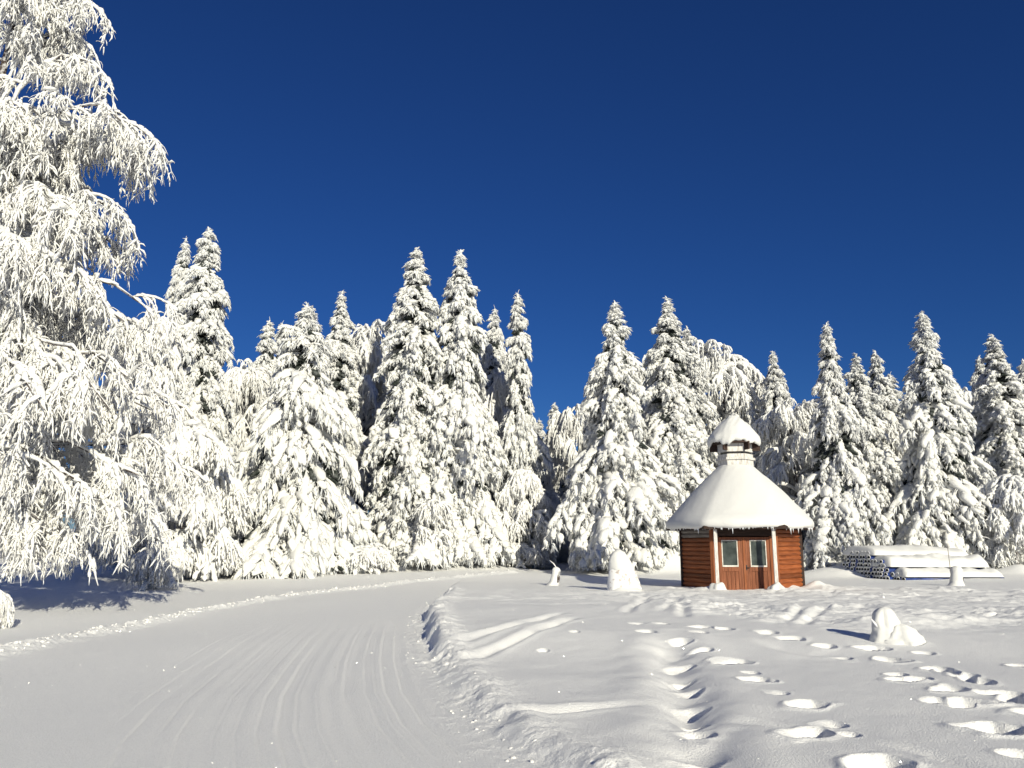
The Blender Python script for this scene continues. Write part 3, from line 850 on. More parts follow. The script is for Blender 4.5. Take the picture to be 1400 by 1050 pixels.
# (kind, prototype, tip pixel u, v, distance, half width in pixels, yaw, label)
ROW = 'snow-laden spruces along the forest edge'
TREES = [
 ('spruce', 'slim2', 287, 314, 46, 58, .3, 'tall full snowy spruce standing tallest on the left, beside the weeping birch'),
 ('spruce', 'slim1', 254, 329, 49, 42, 2.1, 'snowy spruce half hidden behind the tallest left spruce, its tip just to the left'),
 ('spruce', 'thin', 368, 440, 56, 38, 1.0, 'small narrow snowy spruce in the gap between the tallest left spruce and the broad spruce'),
 ('spruce', 'thin', 386, 444, 58, 30, 3.0, 'thin snowy spruce tip peeping out just right of a small narrow spruce'),
 ('spruce', 'broad', 420, 418, 41, 112, .7, 'broad snowy spruce with wide drooping boughs sweeping to the ground, nearest of the row'),
 ('spruce', 'slim3', 468, 400, 50, 50, 4.0, 'slim snowy spruce rising behind the right shoulder of the broad drooping spruce'),
 ('spruce', 'slim2', 569, 341, 46, 68, 5.0, 'tall snowy spruce with an unbroken pointed crown, left of the twin pair at centre left'),
 ('spruce', 'mid1', 630, 344, 46, 70, 1.7, 'tall snowy spruce with a ragged two-sided top, right of the twin pair at centre left'),
 ('spruce', 'thin', 676, 424, 53, 34, .2, 'small snowy spruce tip tucked behind the right side of the ragged tall spruce'),
 ('spruce', 'thin', 708, 403, 48, 36, 2.6, 'narrow columnar snowy spruce at the left rim of the dark gap'),
 ('spruce', 'mid2', 758, 552, 66, 40, .9, 'shaded blue-grey spruce deep inside the dark gap in the forest'),
 ('spruce', 'thin', 737, 575, 70, 26, .4, 'dim little spruce at the back of the gap, left of a shaded blue-grey one'),
 ('spruce', 'mid1', 810, 505, 55, 40, 3.3, 'smaller snowy spruce behind the left side of the lone cone-shaped spruce'),
 ('spruce', 'broad2', 840, 414, 42, 82, 1.2, 'cone-shaped snowy spruce with an even wide skirt behind the snow-covered stone'),
 ('spruce', 'slim3', 912, 409, 45, 60, .5, 'tall slender snowy spruce just left of the hut roof, tips like feathers'),
 ('spruce', 'slim2', 938, 450, 49, 46, 2.4, 'snowy spruce pressed against the right side of the feathery slender spruce'),
 ('spruce', 'mid1', 1056, 482, 50, 46, 4.4, 'snowy spruce behind the hut, directly right of its little roof turret'),
 ('spruce', 'mid2', 1130, 443, 41, 56, .1, 'tall snowy spruce with hanging tufts right of the hut and left of the pipe stack'),
 ('spruce', 'slim3', 1169, 485, 44, 46, 5.3, 'snowy spruce close behind the hanging-tuft spruce on its right side'),
 ('spruce', 'slim2', 1196, 482, 52, 40, 1.4, 'snowy spruce tip second behind the left end of the pipe stack'),
 ('spruce', 'thin', 1217, 513, 54, 34, 2.2, 'small frosted spruce tip lowest of those above the pipe stack'),
 ('spruce', 'broad2', 1261, 428, 43, 78, 3.9, 'tallest snowy spruce on the right, standing straight behind the pipe stack'),
 ('spruce', 'slim2', 1357, 460, 46, 55, .8, 'snowy spruce near the right edge of the forest, behind the far end of the pipes'),
 ('spruce', 'slim1', 1338, 489, 49, 40, 3.1, 'snowy spruce with a lower tip leaning on the left of the right-edge spruce'),
 ('spruce', 'mid1', 1398, 493, 50, 50, 5.7, 'last snowy spruce of the row, cut by the right border of the view'),
 ('birch', 'dome1', 505, 437, 56, 60, .0, 'rounded frosted birch with a shaded lower half left of the tall twin spruces'),
 ('birch', 'dome1', 340, 486, 54, 40, 2.0, 'frosted birch in the gap beside the tallest left spruce, dark behind'),
 ('birch', 'dome2', 690, 500, 51, 40, 1.0, 'frosted birch with hanging twigs between the ragged spruce and the columnar one'),
 ('birch', 'weep', 712, 632, 46, 32, .5, 'small weeping birch under rime at the foot of the columnar spruce'),
 ('birch', 'weep', 752, 664, 52, 22, 1.5, 'little pale frosted birch lit by the sun inside the dark gap'),
 ('birch', 'dome2', 788, 545, 53, 34, 3.0, 'rounded frosted birch on the right rim of the dark gap'),
 ('birch', 'dome1', 884, 478, 55, 46, 4.2, 'grey shaded frosted birch between the cone-shaped spruce and the feathery spruce'),
 ('birch', 'dome1', 984, 462, 53, 62, 5.0, 'tall round-topped frosted birch directly behind the hut turret'),
 ('birch', 'dome1', 1082, 540, 47, 46, .6, 'rounded frosted birch right behind the hut roof, its lower part in shade'),
 ('birch', 'dome2', 1205, 560, 52, 60, 2.9, 'grey frosted birch in shade between the two big spruces at the pipes'),
 ('birch', 'dome1', 1318, 545, 54, 46, 1.1, 'frosted birch in shade behind the right end of the pipe stack'),
 ('birch', 'dome2', 215, 420, 38, 62, 1.9, 'frosted birch filling the space between the weeping birch and the tallest left spruce'),
 ('birch', 'weep', 262, 560, 35, 62, 4.0, 'low fan-shaped frosted birch drooping to the ground right of the big weeping birch'),
 ('birch', 'dome2', 306, 520, 58, 40, 4.9, 'frosted birch just behind the right side of the tallest left spruce'),
 ('birch', 'dome1', 440, 480, 60, 60, 3.7, 'frosted birch hidden behind the broad spruce and its slim neighbour'),
 ('birch', 'dome1', 535, 452, 62, 50, .9, 'frosted birch crown showing over the gap left of the unbroken pointed spruce'),
 ('birch', 'dome2', 600, 470, 60, 50, 2.2, 'frosted birch filling the slit between the twin tall spruces'),
 ('birch', 'dome2', 655, 440, 58, 40, 5.5, 'frosted birch crown behind the right shoulder of the ragged tall spruce'),
 ('birch', 'dome1', 868, 500, 62, 46, 1.6, 'dim frosted birch set back between the cone-shaped spruce and the slender one'),
 ('birch', 'dome1', 1022, 535, 58, 46, 3.3, 'frosted birch left behind the spruce that stands at the hut turret'),
 ('birch', 'dome2', 1098, 590, 60, 50, .2, 'shaded frosted birch low behind the right slope of the hut roof'),
 ('birch', 'dome1', 1240, 548, 58, 50, 4.4, 'shaded frosted birch left of the tallest right-hand spruce, set far back'),
 ('birch', 'dome2', 1300, 520, 60, 46, 5.9, 'frosted birch crown over the right shoulder of the tallest right-hand spruce'),
 ('birch', 'dome1', 1385, 560, 58, 50, 2.6, 'frosted birch set far back at the right border between two spruces'),
 ('spruce', 'thin', 778, 600, 62, 30, 1.1, 'shaded small spruce on the right inside the dark gap'),
 ('birch', 'weep', 1375, 640, 41, 40, .9, 'small frosted birch at the right border in front of the last spruces'),
 ('shrub', 'bush', 622, 748, 45, 26, .3, 'rounded snow-buried shrub at the foot of the twin spruces'),
 ('shrub', 'bush', 703, 742, 45, 26, 1.3, 'low frosted shrub beneath the columnar spruce at the edge of the gap'),
 ('shrub', 'bush', 215, 745, 30, 26, 2.2, 'small frosted shrub partly shaded beneath the fan-shaped birch'),
 ('shrub', 'bush', 500, 745, 40, 32, 3.2, 'snowy shrub leaning against the right foot of the broad spruce'),
 ('shrub', 'bush', -6, 806, 16.5, 18, .6, 'frosted shrub at the left border just under the big weeping birch'),
 ('shrub', 'bush', 285, 725, 37, 36, 5.2, 'frosted shrub before the dark hollow left of the broad spruce'),
 ('sapling', 'sapling', 597, 690, 42.5, 26, .4, 'bare rime-coated sapling standing between the feet of the twin spruces'),
 ('sapling', 'sapling', 1345, 715, 41.5, 20, 1.4, 'bare rime-coated sapling beyond the far end of the pipe stack'),
]
NM = dict(spruce=('snowy_spruce', 'spruce', ROW), birch=('frosted_birch', 'birch', 'frosted birches among the spruces'),
          shrub=('frosted_shrub', 'shrub', 'frosted shrubs at the forest foot'), sapling=('frosted_sapling', 'sapling', 'bare frosted saplings'))
for kind, pk, u, v, Y, hw, rz, label in TREES:
    pr = (SPR if kind == 'spruce' else BIR)[pk]
    X, _, Zt = at(u, v, Y)
    g = gz(X, Y) - .05
    H = Zt - g
    s = Y / ray(u, (v + 770) / 2)[1]
    Rm = hw / F_PX * s * (1.27 if kind == 'spruce' else 1.08)
    nm, cat, grp = NM[kind]
    sx = Rm / pr['R']; sz = H / pr['H']
    plant_tree(nm, label, cat, pr, (X, Y, g), sx, sz, rz, grp)

# far wood behind
def far_wood():
    rng = np.random.default_rng(77)
    base = spruce_meshes(71, 15, 2.6, whorl=.9, nb=(4, 6), droop=(.6, 1.0), csize=1.7, core=False, fr=2, knobs=0)
    vs = []; fs = []; n0 = 0; mats = []
    parts = [(me, k) for (nm, me), k in zip(base['parts'], (0, 1, 0, 2)) if me is not None]
    data = []
    for me, k in parts:
        V = np.empty(len(me.vertices) * 3, np.float32); me.vertices.foreach_get('co', V)
        lt = np.empty(len(me.polygons), np.int32); me.polygons.foreach_get('loop_total', lt)
        li = np.empty(len(me.loops), np.int32); me.loops.foreach_get('vertex_index', li)
        data.append((V.reshape(-1, 3), lt, li, k))
    mesh = bpy.data.meshes.new('far_wood_tree')
    V = []; LT = []; LI = []; MI = []; n0 = 0
    for v, lt, li, k in data:
        V.append(v); LT.append(lt); LI.append(li + n0); MI.append(np.full(len(lt), k, np.int32)); n0 += len(v)
    V1 = np.concatenate(V); LT1 = np.concatenate(LT); LI1 = np.concatenate(LI); MI1 = np.concatenate(MI)
    spots = []
    for k in range(46):
        Y = rng.uniform(70, 112); X = rng.uniform(-.78, .85) * Y
        spots.append((X, Y))
    allV = []; allLI = []; off = 0
    for X, Y in spots:
        a = rng.uniform(0, 6.28); s = rng.uniform(.8, 1.1); h = rng.uniform(9.5, 13.0) / 15
        ca, sa = math.cos(a), math.sin(a)
        W = np.stack([(V1[:, 0] * ca - V1[:, 1] * sa) * s + X, (V1[:, 0] * sa + V1[:, 1] * ca) * s + Y, V1[:, 2] * h + gz(X, Y)], 1)
        allV.append(W); allLI.append(LI1 + off); off += len(V1)
    V = np.concatenate(allV); LI = np.concatenate(allLI); LT = np.tile(LT1, len(spots)); MI = np.tile(MI1, len(spots))
    mesh.vertices.add(len(V)); mesh.loops.add(len(LI)); mesh.polygons.add(len(LT))
    mesh.vertices.foreach_set('co', V.astype(np.float32).ravel()); mesh.loops.foreach_set('vertex_index', LI.astype(np.int32))
    mesh.polygons.foreach_set('loop_start', np.concatenate([[0], np.cumsum(LT)[:-1]]).astype(np.int32))
    mesh.polygons.foreach_set('use_smooth', np.ones(len(LT), bool))
    for m in ('bark', 'needles', 'tree_snow'): mesh.materials.append(M[m])
    mesh.polygons.foreach_set('material_index', MI)
    mesh.update(calc_edges=True); mesh.validate()
    o = obj('far_wood', mesh, None)
    tag(o, 'far snowy wood glimpsed between the front trees', 'wood', kind='stuff')
far_wood()
print('trees', _t.time() - _t0)

# ------------------------------------------------------------------ the big weeping birch on the left
def big_birch():
    rng = np.random.default_rng(404)
    KB = 1.33                                    # size against a birch fifteen metres off
    Y0 = 15.5 * KB
    X0 = -11.6 * KB
    g = gz(X0, Y0)
    zs = np.linspace(-.3, 20.5, 14)
    tp = np.stack([.009 * zs ** 1.6 + .1 * np.sin(zs * .5), .1 * np.cos(zs * .4), zs], 1)
    tr = .25 * (1 - zs / 22) + .02
    limbs = []
    def limb(zst, tip, peak_up, y_off=0.0, side=0.0):
        """arching limb from trunk height zst to a world tip point"""
        zst = 1.6 + (zst - 1.6) * KB
        p0 = np.array([np.interp(zst, zs, tp[:, 0]), np.interp(zst, zs, tp[:, 1]), zst])
        p2 = np.array(tip) - np.array([X0, Y0, g])
        c = (p0 * .42 + p2 * .58) + np.array([0, side, 0]); c[2] = max(p0[2], p2[2]) + peak_up * KB
        t = np.linspace(0, 1, 9)[:, None]
        P = (1 - t) ** 2 * p0 + 2 * t * (1 - t) * c + t * t * p2
        P[1:-1] += rng.normal(0, .06, (7, 3))
        limbs.append(P)
    hand = [  # trunk height, tip pixel, distance, arch
        (10.5, (118, -5), 15.5, .8), (9.0, (105, 80), 15.3, .9), (12, (20, 0), 15, 1.2), (9.6, (95, 60), 15.9, .8),
        (7.2, (214, 195), 15.2, 1.9), (7.0, (190, 190), 15.8, 1.7), (6.5, (165, 165), 14.6, 1.7), (6.6, (180, 225), 15.5, 1.5),
        (6.0, (162, 288), 15.2, 1.1), (5.6, (150, 330), 16, 1.2), (7.4, (80, 170), 15.5, 1.0), (8, (40, 180), 14.7, 1.0),
        (5.0, (185, 410), 15.6, 1.3), (4.8, (170, 440), 15.0, 1.3), (4.5, (205, 455), 16.2, 1.2),
        (6.5, (60, 260), 14.5, 1.2), (6, (110, 300), 14.6, 1.3), (5.5, (70, 350), 14, 1.4), (5, (20, 330), 13.8, 1.3), (5, (120, 380), 14.6, 1.3),
        (4.4, (120, 500), 13.8, 1.6), (4.2, (150, 560), 13.6, 1.8), (4.0, (60, 560), 13.2, 1.9), (4.0, (180, 520), 14.5, 1.6),
        (3.6, (205, 560), 15.2, 1.2), (3.5, (235, 560), 15.6, 1.2), (3.2, (215, 620), 15.4, 1.0), (3.0, (190, 650), 14.6, 1.1),
        (2.8, (110, 660), 13.8, 1.3), (2.6, (40, 640), 13.5, 1.3), (2.4, (150, 690), 14.4, .9), (2.2, (100, 740), 14.6, .7),
        (2.0, (60, 715), 14.4, .7), (2.4, (20, 700), 15, .8), (2.2, (190, 700), 16, .6), (3.5, (30, 480), 13.8, 1.4), (4.5, (20, 420), 14.4, 1.2),
        (7.5, (20, 150), 14.2, 1.3), (7, (10, 240), 15, 1.1),
        (5.4, (140, 470), 17, 1.2), (4.4, (110, 430), 17.2, 1.2), (3.4, (90, 600), 17.2, 1.2), (6.6, (100, 230), 17, 1.2), (3.0, (240, 640), 17, 1.0),
        (2.5, (140, 640), 17.4, 1.0), (2.2, (30, 620), 17.4, 1.0),
    ]
    for zst, (u, v), Y, pk in hand:
        limb(zst, at(u, v, Y * KB), pk, side=rng.normal(0, .3))
    # limbs on the side out of view
    for k in range(12):
        a = rng.uniform(1.9, 4.4); L = rng.uniform(3, 5.5); z = rng.uniform(3, 13)
        limb(z, (X0 + math.cos(a) * L, Y0 + math.sin(a) * L, z * KB + rng.uniform(-1.5, .5)), 1.0)
    for k in range(5):
        a = rng.uniform(0, 6.28); z = rng.uniform(13, 15)
        limb(z, (X0 + .3 + math.cos(a) * 1.8, Y0 + math.sin(a) * 1.8, z * KB + rng.uniform(-.5, .8)), .8)
    parts = birch_meshes(405, tp, tr, np.array(limbs), .034, 11, 13, 8, (.75, 1.9), (.45, 1.1), thick=.76, gz_min=.75, seg=7, snow_lift=.7)
    r = empty('weeping_birch', (X0, Y0, g))
    tag(r, 'huge weeping birch with frost-thick hanging twigs filling the left side', 'birch')
    for n, me in parts: obj(n, me, None, r)
big_birch()
print('birch', _t.time() - _t0)

# ------------------------------------------------------------------ hut
def hexpts(a, z, front=0.0):
    """corners of a hexagon with circumradius a, flat side towards -Y; the front side may be pushed out"""
    out = []
    for k in range(6):
        an = -math.pi / 2 - math.pi / 6 + k * math.pi / 3
        x, y = a * math.cos(an), a * math.sin(an)
        if k in (0, 1): y -= front
        out.append((x, y, z))
    return out
def build_hut():
    g = gz(HUT_X, HUT_Y)
    gfront = -0.05
    hut = empty('grill_hut', (HUT_X, HUT_Y, gfront), HUT_PHI)
    tag(hut, 'small six-sided red-brown log hut with snow-capped roof and turret', 'hut')
    s = 1.93; ap = s * math.cos(math.pi / 6); WH = 2.16
    C = [np.array(p[:2]) for p in hexpts(s, 0)]
    # log walls: one mesh per side, rounded logs as its surface
    def wall(k, z0, z1, name, mat, proud=0.0, lz=LOGZ):
        a, b = C[k], C[(k + 1) % 6]
        L = np.linalg.norm(b - a)
        prof = []
        nlog = int(round((z1 - z0) / lz))
        for i in range(nlog):
            for q in range(7):
                an = q / 7 * math.pi
                prof.append((.045 * math.sin(an) ** .55 + proud, z0 + (i + q / 7) * (z1 - z0) / nlog))
        prof.append((proud, z1)); prof.append((-.12, z1)); prof.append((-.12, z0))
        prof = np.array(prof); m = len(prof)
        V = []
        for xx in (-L / 2, L / 2):
            for (d, z) in prof: V.append((xx, -d, z))
        V = np.array(V)
        i = np.arange(m); j = (i + 1) % m
        Q = np.stack([i, j, j + m, i + m], 1)
        me_b = MB(); me_b.add2(V, [Q, np.array([list(range(m))[::-1]]), np.array([list(range(m, 2 * m))])])
        me = me_b.mesh(name, False, True)
        o = obj(name, me, mat, hut)
        mid = (a + b) / 2
        o.location = (mid[0], mid[1], 0)
        d = (b - a) / L
        o.rotation_euler = (0, 0, math.atan2(d[1], d[0]))
        return o
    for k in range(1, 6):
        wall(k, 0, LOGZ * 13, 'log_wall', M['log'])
        wall(k, LOGZ * 13 + .003, WH, 'top_boards', M['log'] if k == 1 else M['grey_wood'], .0)  # top band: log tone on the right front side, grey on the others
    # corner boards
    for k in range(6):
        mb = MB(); mb.box(-.065, .065, -.065, .065, 0.0, WH - .02, .012)
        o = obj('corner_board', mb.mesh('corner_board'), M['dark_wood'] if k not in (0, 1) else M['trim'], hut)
        c = C[k] * 1.012
        o.location = (c[0], c[1], 0); o.rotation_euler = (0, 0, math.atan2(c[1], c[0]))
    # front side: jambs, header, double door
    yf = -ap
    mb = MB(); mb.box(-s / 2 + .07, s / 2 - .07, yf - .03, yf + .10, 1.93, WH, .01)
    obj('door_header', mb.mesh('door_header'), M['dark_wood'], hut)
    for sg in (-1, 1):
        x0, x1 = sorted((sg * (s / 2 - .07), sg * (s / 2 - .17)))
        mb = MB(); mb.box(x0, x1, yf - .035, yf + .08, 0.0, 1.928, .01)
        obj('door_jamb', mb.mesh('door_jamb'), M['trim'], hut)
    dw = s / 2 - .175
    for sg in (-1, 1):
        x0, x1 = (-dw, -.008) if sg < 0 else (.008, dw)
        leaf = MB()
        st = .10                                    # stiles and rails round a window and a panel
        zb, zt = .06, 1.90
        wz0, wz1 = .98, 1.80
        sl, sr = (st, .18) if sg < 0 else (.18, st)
        leaf.box(x0, x0 + sl, yf - .012, yf + .035, zb, zt, .006)
        leaf.box(x1 - sr, x1, yf - .012, yf + .035, zb, zt, .006)
        leaf.box(x0 + sl, x1 - sr, yf - .010, yf + .033, zb, zb + .12, .006)
        leaf.box(x0 + sl, x1 - sr, yf - .010, yf + .033, wz0 - .16, wz0, .006)
        leaf.box(x0 + sl, x1 - sr, yf - .010, yf + .033, wz1, zt, .006)
        npl = 4; pw = (x1 - x0 - sl - sr) / npl
        for q in range(npl):
            leaf.box(x0 + sl + q * pw + .003, x0 + sl + (q + 1) * pw - .003, yf + .006, yf + .028, zb + .12, wz0 - .16, .004)
        lf = obj('door', leaf.mesh('door', False, False), M['door'], hut)
        fr = MB()
        gx0, gx1 = x0 + sl, x1 - sr
        fr.box(gx0, gx1, yf - .028, yf + .004, wz0 - .02, wz0 + .03, .005)
        fr.box(gx0, gx1, yf - .022, yf + .004, wz1 - .03, wz1 + .004, .005)
        fr.box(gx0, gx0 + .03, yf - .020, yf + .004, wz0 + .03, wz1 - .03, .005)
        fr.box(gx1 - .03, gx1, yf - .020, yf + .004, wz0 + .03, wz1 - .03, .005)
        obj('window_frame', fr.mesh('window_frame'), M['sill'], lf)
        gl = MB(); gl.box(gx0 + .03, gx1 - .03, yf + .006, yf + .014, wz0 + .03, wz1 - .03)
        obj('window_pane', gl.mesh('window_pane'), M['glass'], lf)
        hx = -.06 if sg < 0 else .06
        if sg > 0:
            hd = MB()
            hd.box(hx - .018, hx + .018, yf - .020, yf - .0125, .86, 1.02)
            v, f = tubes(np.array([[(hx, yf - .02, .94), (hx, yf - .06, .94), (hx + .03, yf - .065, .94), (hx + .10, yf - .065, .94)]]), np.full((1, 4), .011), 8, True)
            hd.add2(v, f)
            obj('handle', hd.mesh('handle'), M['iron'], lf)
    mb = MB(); mb.box(-.035, .035, yf - .032, yf - .0135, .06, 1.9, .006)
    obj('cover_strip', mb.mesh('cover_strip'), M['trim'], hut)
    mb = MB(); mb.box(-s / 2 + .05, s / 2 - .05, yf - .10, yf + .09, -.08, .055, .012)
    obj('threshold', mb.mesh('threshold'), M['dark_wood'], hut)
    # porch posts, each with a heap of snow at its foot
    FR = .34
    yp = -(2.46 * math.cos(math.pi / 6) + FR) + .22
    for sg in (-1, 1):
        lean = .02
        mb = MB()
        rng = np.random.default_rng(8 + sg)
        mb.box(-.055, .055, -.055, .055, -.1, WH - .02, .012)
        o = obj('porch_post', mb.mesh('porch_post'), M['frost_wood'], hut)
        o.location = (sg * .885, yp, 0)
        hb = ICO3[0].copy(); hb *= np.array([.31, .28, .34]); hb[:, 2] = np.where(hb[:, 2] < 0, hb[:, 2] * .6, hb[:, 2])
        hb *= (1 + .12 * np.sin(hb[:, 0:1] * 19 + sg) * np.cos(hb[:, 1:2] * 15))
        h = obj('snow_heap', mesh_from('snow_heap', hb, [ICO3[1]], True), M['roof_snow'], o)
        h.location = (.0, -.03, .16)
    # roof boards (with real thickness) and fascia
    E = hexpts(2.46, 0, FR); ze = 2.14; zr = 4.0; rr_ = .62
    lo = [np.array((p[0], p[1], ze)) for p in E]; hi = [np.array(p) for p in hexpts(rr_, zr)]
    V = lo + hi + [p + np.array((0, 0, .09)) for p in lo] + [p + np.array((0, 0, .09)) for p in hi]
    Q = []
    for k in range(6):
        k2 = (k + 1) % 6
        Q += [(k, k + 6, k2 + 6, k2), (12 + k, 12 + k2, 18 + k2, 18 + k), (k, k2, 12 + k2, 12 + k), (6 + k, 18 + k, 18 + k2, 6 + k2)]
    rb = MB(); rb.add(V, Q)
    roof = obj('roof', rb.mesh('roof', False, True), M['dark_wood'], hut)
    # wall plate beam under front eave between posts
    mb = MB(); mb.box(-1.08, 1.08, yp - .05, yp + .05, WH - .018, WH + .10, .012)
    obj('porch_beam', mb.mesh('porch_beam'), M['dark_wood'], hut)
    # snow on the roof: rounded skin over six sides
    rng = np.random.default_rng(3)
    nk = 96; nz_ = 34
    def snow_cap(E, hi, th, bulge, droop, name, closed_top, soft=.28, seed=0):
        """E eave ring, hi top ring (6 pts each)"""
        E = [np.array(p) for p in E]; hi = [np.array(p) for p in hi]
        def ring(P, t):
            s6 = t * 6; k = int(s6) % 6; f = s6 - int(s6)
            return P[k] * (1 - f) + P[(k + 1) % 6] * f
        rows = []
        cE = sum(E) / 6; cH = sum(hi) / 6
        RE = np.mean([np.linalg.norm((p - cE)[:2]) for p in E])
        t = np.arange(nk) / nk
        e = np.array([ring(E, a) for a in t]); h = np.array([ring(hi, a) for a in t])
        # round the ridges off: blend towards a circle
        def soften(P, c):
            d = P[:, :2] - c[:2]; r = np.linalg.norm(d, axis=1, keepdims=True)
            k = np.ones(15) / 15
            rp = np.concatenate([r[-8:, 0], r[:, 0], r[:8, 0]]); rs = np.convolve(rp, k, 'same')[8:-8][:, None]
            rm = r * (1 - soft) + rs * soft
            out = P.copy(); out[:, :2] = c[:2] + d / r * rm
            return out
        e = soften(e, cE); h = soften(h, cH)
        ang = t * 2 * np.pi
        def nz(f, sd): return fbm(np.cos(ang) * f + sd, np.sin(ang) * f + f * 2, seed + 5, 3)
        u = np.linspace(0, 1, nz_)
        out_dir = e[:, :2] - cE[:2]; out_dir /= np.linalg.norm(out_dir, axis=1, keepdims=True)
        prof = []
        # under lip -> outer lip -> top
        rows.append(np.concatenate([e[:, :2] - out_dir * .05, (e[:, 2] + .085)[:, None]], 1))
        for q, (o_, z_) in enumerate(((.035, .03), (.085, .04), (.12, .085), (.12, .15), (.085, .215))):
            w_ = 1 + .55 * nz(3.0, 1.0)
            rr2 = np.concatenate([e[:, :2] + out_dir * (o_ * w_ * th / .26)[:, None], (e[:, 2] + .06 + (z_ - droop * (1 - z_ / .26) * (1 + 1.2 * nz(4.0, 9.0))) * th / .26)[:, None]], 1)
            rows.append(rr2)
        for a in u[1:]:
            b = e * (1 - a) + h * a
            b[:, 2] += .09 + th * (1 - .25 * a) + bulge * math.sin(a * math.pi) + .035 * fbm(np.cos(ang) * 3 * (1 - a * .7) + 4 * a, np.sin(ang) * 3 * (1 - a * .7), seed + 9, 3)
            rows.append(b)
        Rw = np.stack(rows)
        n = len(rows)
        V = Rw.reshape(-1, 3)
        i = np.arange(n - 1)[:, None] * nk; j = np.arange(nk)[None]; j2 = (j + 1) % nk
        Q = np.stack([i + j, i + j2, i + nk + j2, i + nk + j], -1).reshape(-1, 4)
        top = V[-nk:].mean(0) + np.array((0, 0, .03))
        bot = V[:nk].mean(0)
        V = np.concatenate([V, [top]])
        T = np.stack([np.arange(nk) + (n - 1) * nk, (np.arange(nk) + 1) % nk + (n - 1) * nk, np.full(nk, len(V) - 1)], 1)
        return mesh_from(name, V, [Q, T], True), Rw
    me, Rw = snow_cap([(p[0], p[1], ze) for p in E], [(p[0], p[1], zr) for p in hexpts(rr_ - .02, zr)], .34, .07, .06, 'roof_snow', False, soft=.8)
    cap = obj('roof_snow', me, M['roof_snow'], roof)
    # icicles under the front eaves
    lip = Rw[2]
    rng = np.random.default_rng(12)
    cand = [i for i in range(nk) if lip[i][1] < -.2]
    for q in range(84):
        i = cand[rng.integers(0, len(cand))]; f = rng.random()
        p = lip[i] * (1 - f) + lip[(i + 1) % nk] * f
        l = rng.uniform(.02, .09) * (2.2 if rng.random() < .12 else 1)
        ic = MB()
        v, f_ = tubes(np.array([[(0, 0, .05), (0, 0, -.3 * l), (.004, 0, -l)]]), np.array([[.020, .014, .003]]), 6, True); ic.add2(v, f_)
        o = obj('icicle', ic.mesh('icicle', True), M['ice'], roof)
        o.location = (p[0] * .985, p[1] * .985, p[2])
    # turret
    b0 = .60
    tb = MB()
    P0 = hexpts(b0, 3.85); P1 = hexpts(b0, 4.72)
    V = P0 + P1; tb.add2(V, [[(k, (k + 1) % 6, (k + 1) % 6 + 6, k + 6) for k in range(6)], [tuple(range(5, -1, -1)), tuple(range(6, 12))]])
    tur = obj('turret', tb.mesh('turret', False, True), M['frost_wood'], hut)
    def hexband(r0, r1, z0, z1, name, mat, par):
        A, B, C2, D = hexpts(r1, z0), hexpts(r1, z1), hexpts(r0, z1), hexpts(r0, z0)
        V = A + B + C2 + D
        Q = []
        for k in range(6):
            q = (k + 1) % 6
            Q += [(k, q, 6 + q, 6 + k), (6 + k, 6 + q, 12 + q, 12 + k), (12 + k, 12 + q, 18 + q, 18 + k), (18 + k, 18 + q, q, k)]
        m_ = MB(); m_.add(V, Q)
        return obj(name, m_.mesh(name, False, True), mat, par)
    hexband(b0 - .1, b0 + .07, 4.52, 4.60, 'turret_ledge', M['frost_wood'], tur)
    hexband(b0 - .25, b0 - .10, 4.72, 4.80, 'vent_slot', M['iron'], tur)
    hexband(b0 - .3, b0 - .01, 4.80, 5.12, 'turret_collar', M['frost_wood'], tur)
    hexband(b0 - .25, b0 + .28, 5.08, 5.16, 'turret_eave', M['dark_wood'], tur)
    for k in range(6):
        an = -math.pi / 2 - math.pi / 6 + k * math.pi / 3
        mb = MB(); mb.box(0, .26, -.03, .03, 4.84, 5.08, .006)
        o = obj('bracket', mb.mesh('bracket'), M['dark_wood'], tur)
        o.location = (math.cos(an) * (b0 - .01), math.sin(an) * (b0 - .01), 0); o.rotation_euler = (0, 0, an)
    me2, Rw2 = snow_cap([(p[0], p[1], 5.10) for p in hexpts(b0 + .25, 0)], [(p[0], p[1], 5.82) for p in hexpts(.14, 0)], .26, .05, .16, 'turret_snow', True, soft=.8, seed=40)
    obj('turret_snow', me2, M['roof_snow'], tur)
    return hut
build_hut()

# ------------------------------------------------------------------ snow-plastered stones, stumps and posts
def lathe_blob(name, prof, sides=28, seed=0, bend=(0, 0), flat=1.0, amp=.06, freq=3.0):
    """prof: list of (z, radius, x offset)"""
    prof = np.array(prof, float)
    zz = np.linspace(prof[0, 0], prof[-1, 0], 26)
    rr = np.interp(zz, prof[:, 0], prof[:, 1]); ox = np.interp(zz, prof[:, 0], prof[:, 2])
    a = np.arange(sides) / sides * 2 * np.pi
    Z, A = np.meshgrid(zz, a, indexing='ij')
    nzv = fbm(np.cos(A) * freq + seed, np.sin(A) * freq + Z * freq, seed, 4)
    Rr = rr[:, None] * (1 + amp * 2 * nzv)
    V = np.stack([Rr * np.cos(A) + ox[:, None], Rr * np.sin(A) * flat, Z + 0 * A], -1).reshape(-1, 3)
    n = len(zz)
    i = np.arange(n - 1)[:, None] * sides; j = np.arange(sides)[None]; j2 = (j + 1) % sides
    Q = np.stack([i + j, i + j2, i + sides + j2, i + sides + j], -1).reshape(-1, 4)
    V = np.concatenate([V, [[ox[-1], 0, zz[-1] + .01]]])
    T = np.stack([np.arange(sides) + (n - 1) * sides, (np.arange(sides) + 1) % sides + (n - 1) * sides, np.full(sides, len(V) - 1)], 1)
    return V, [Q, T]
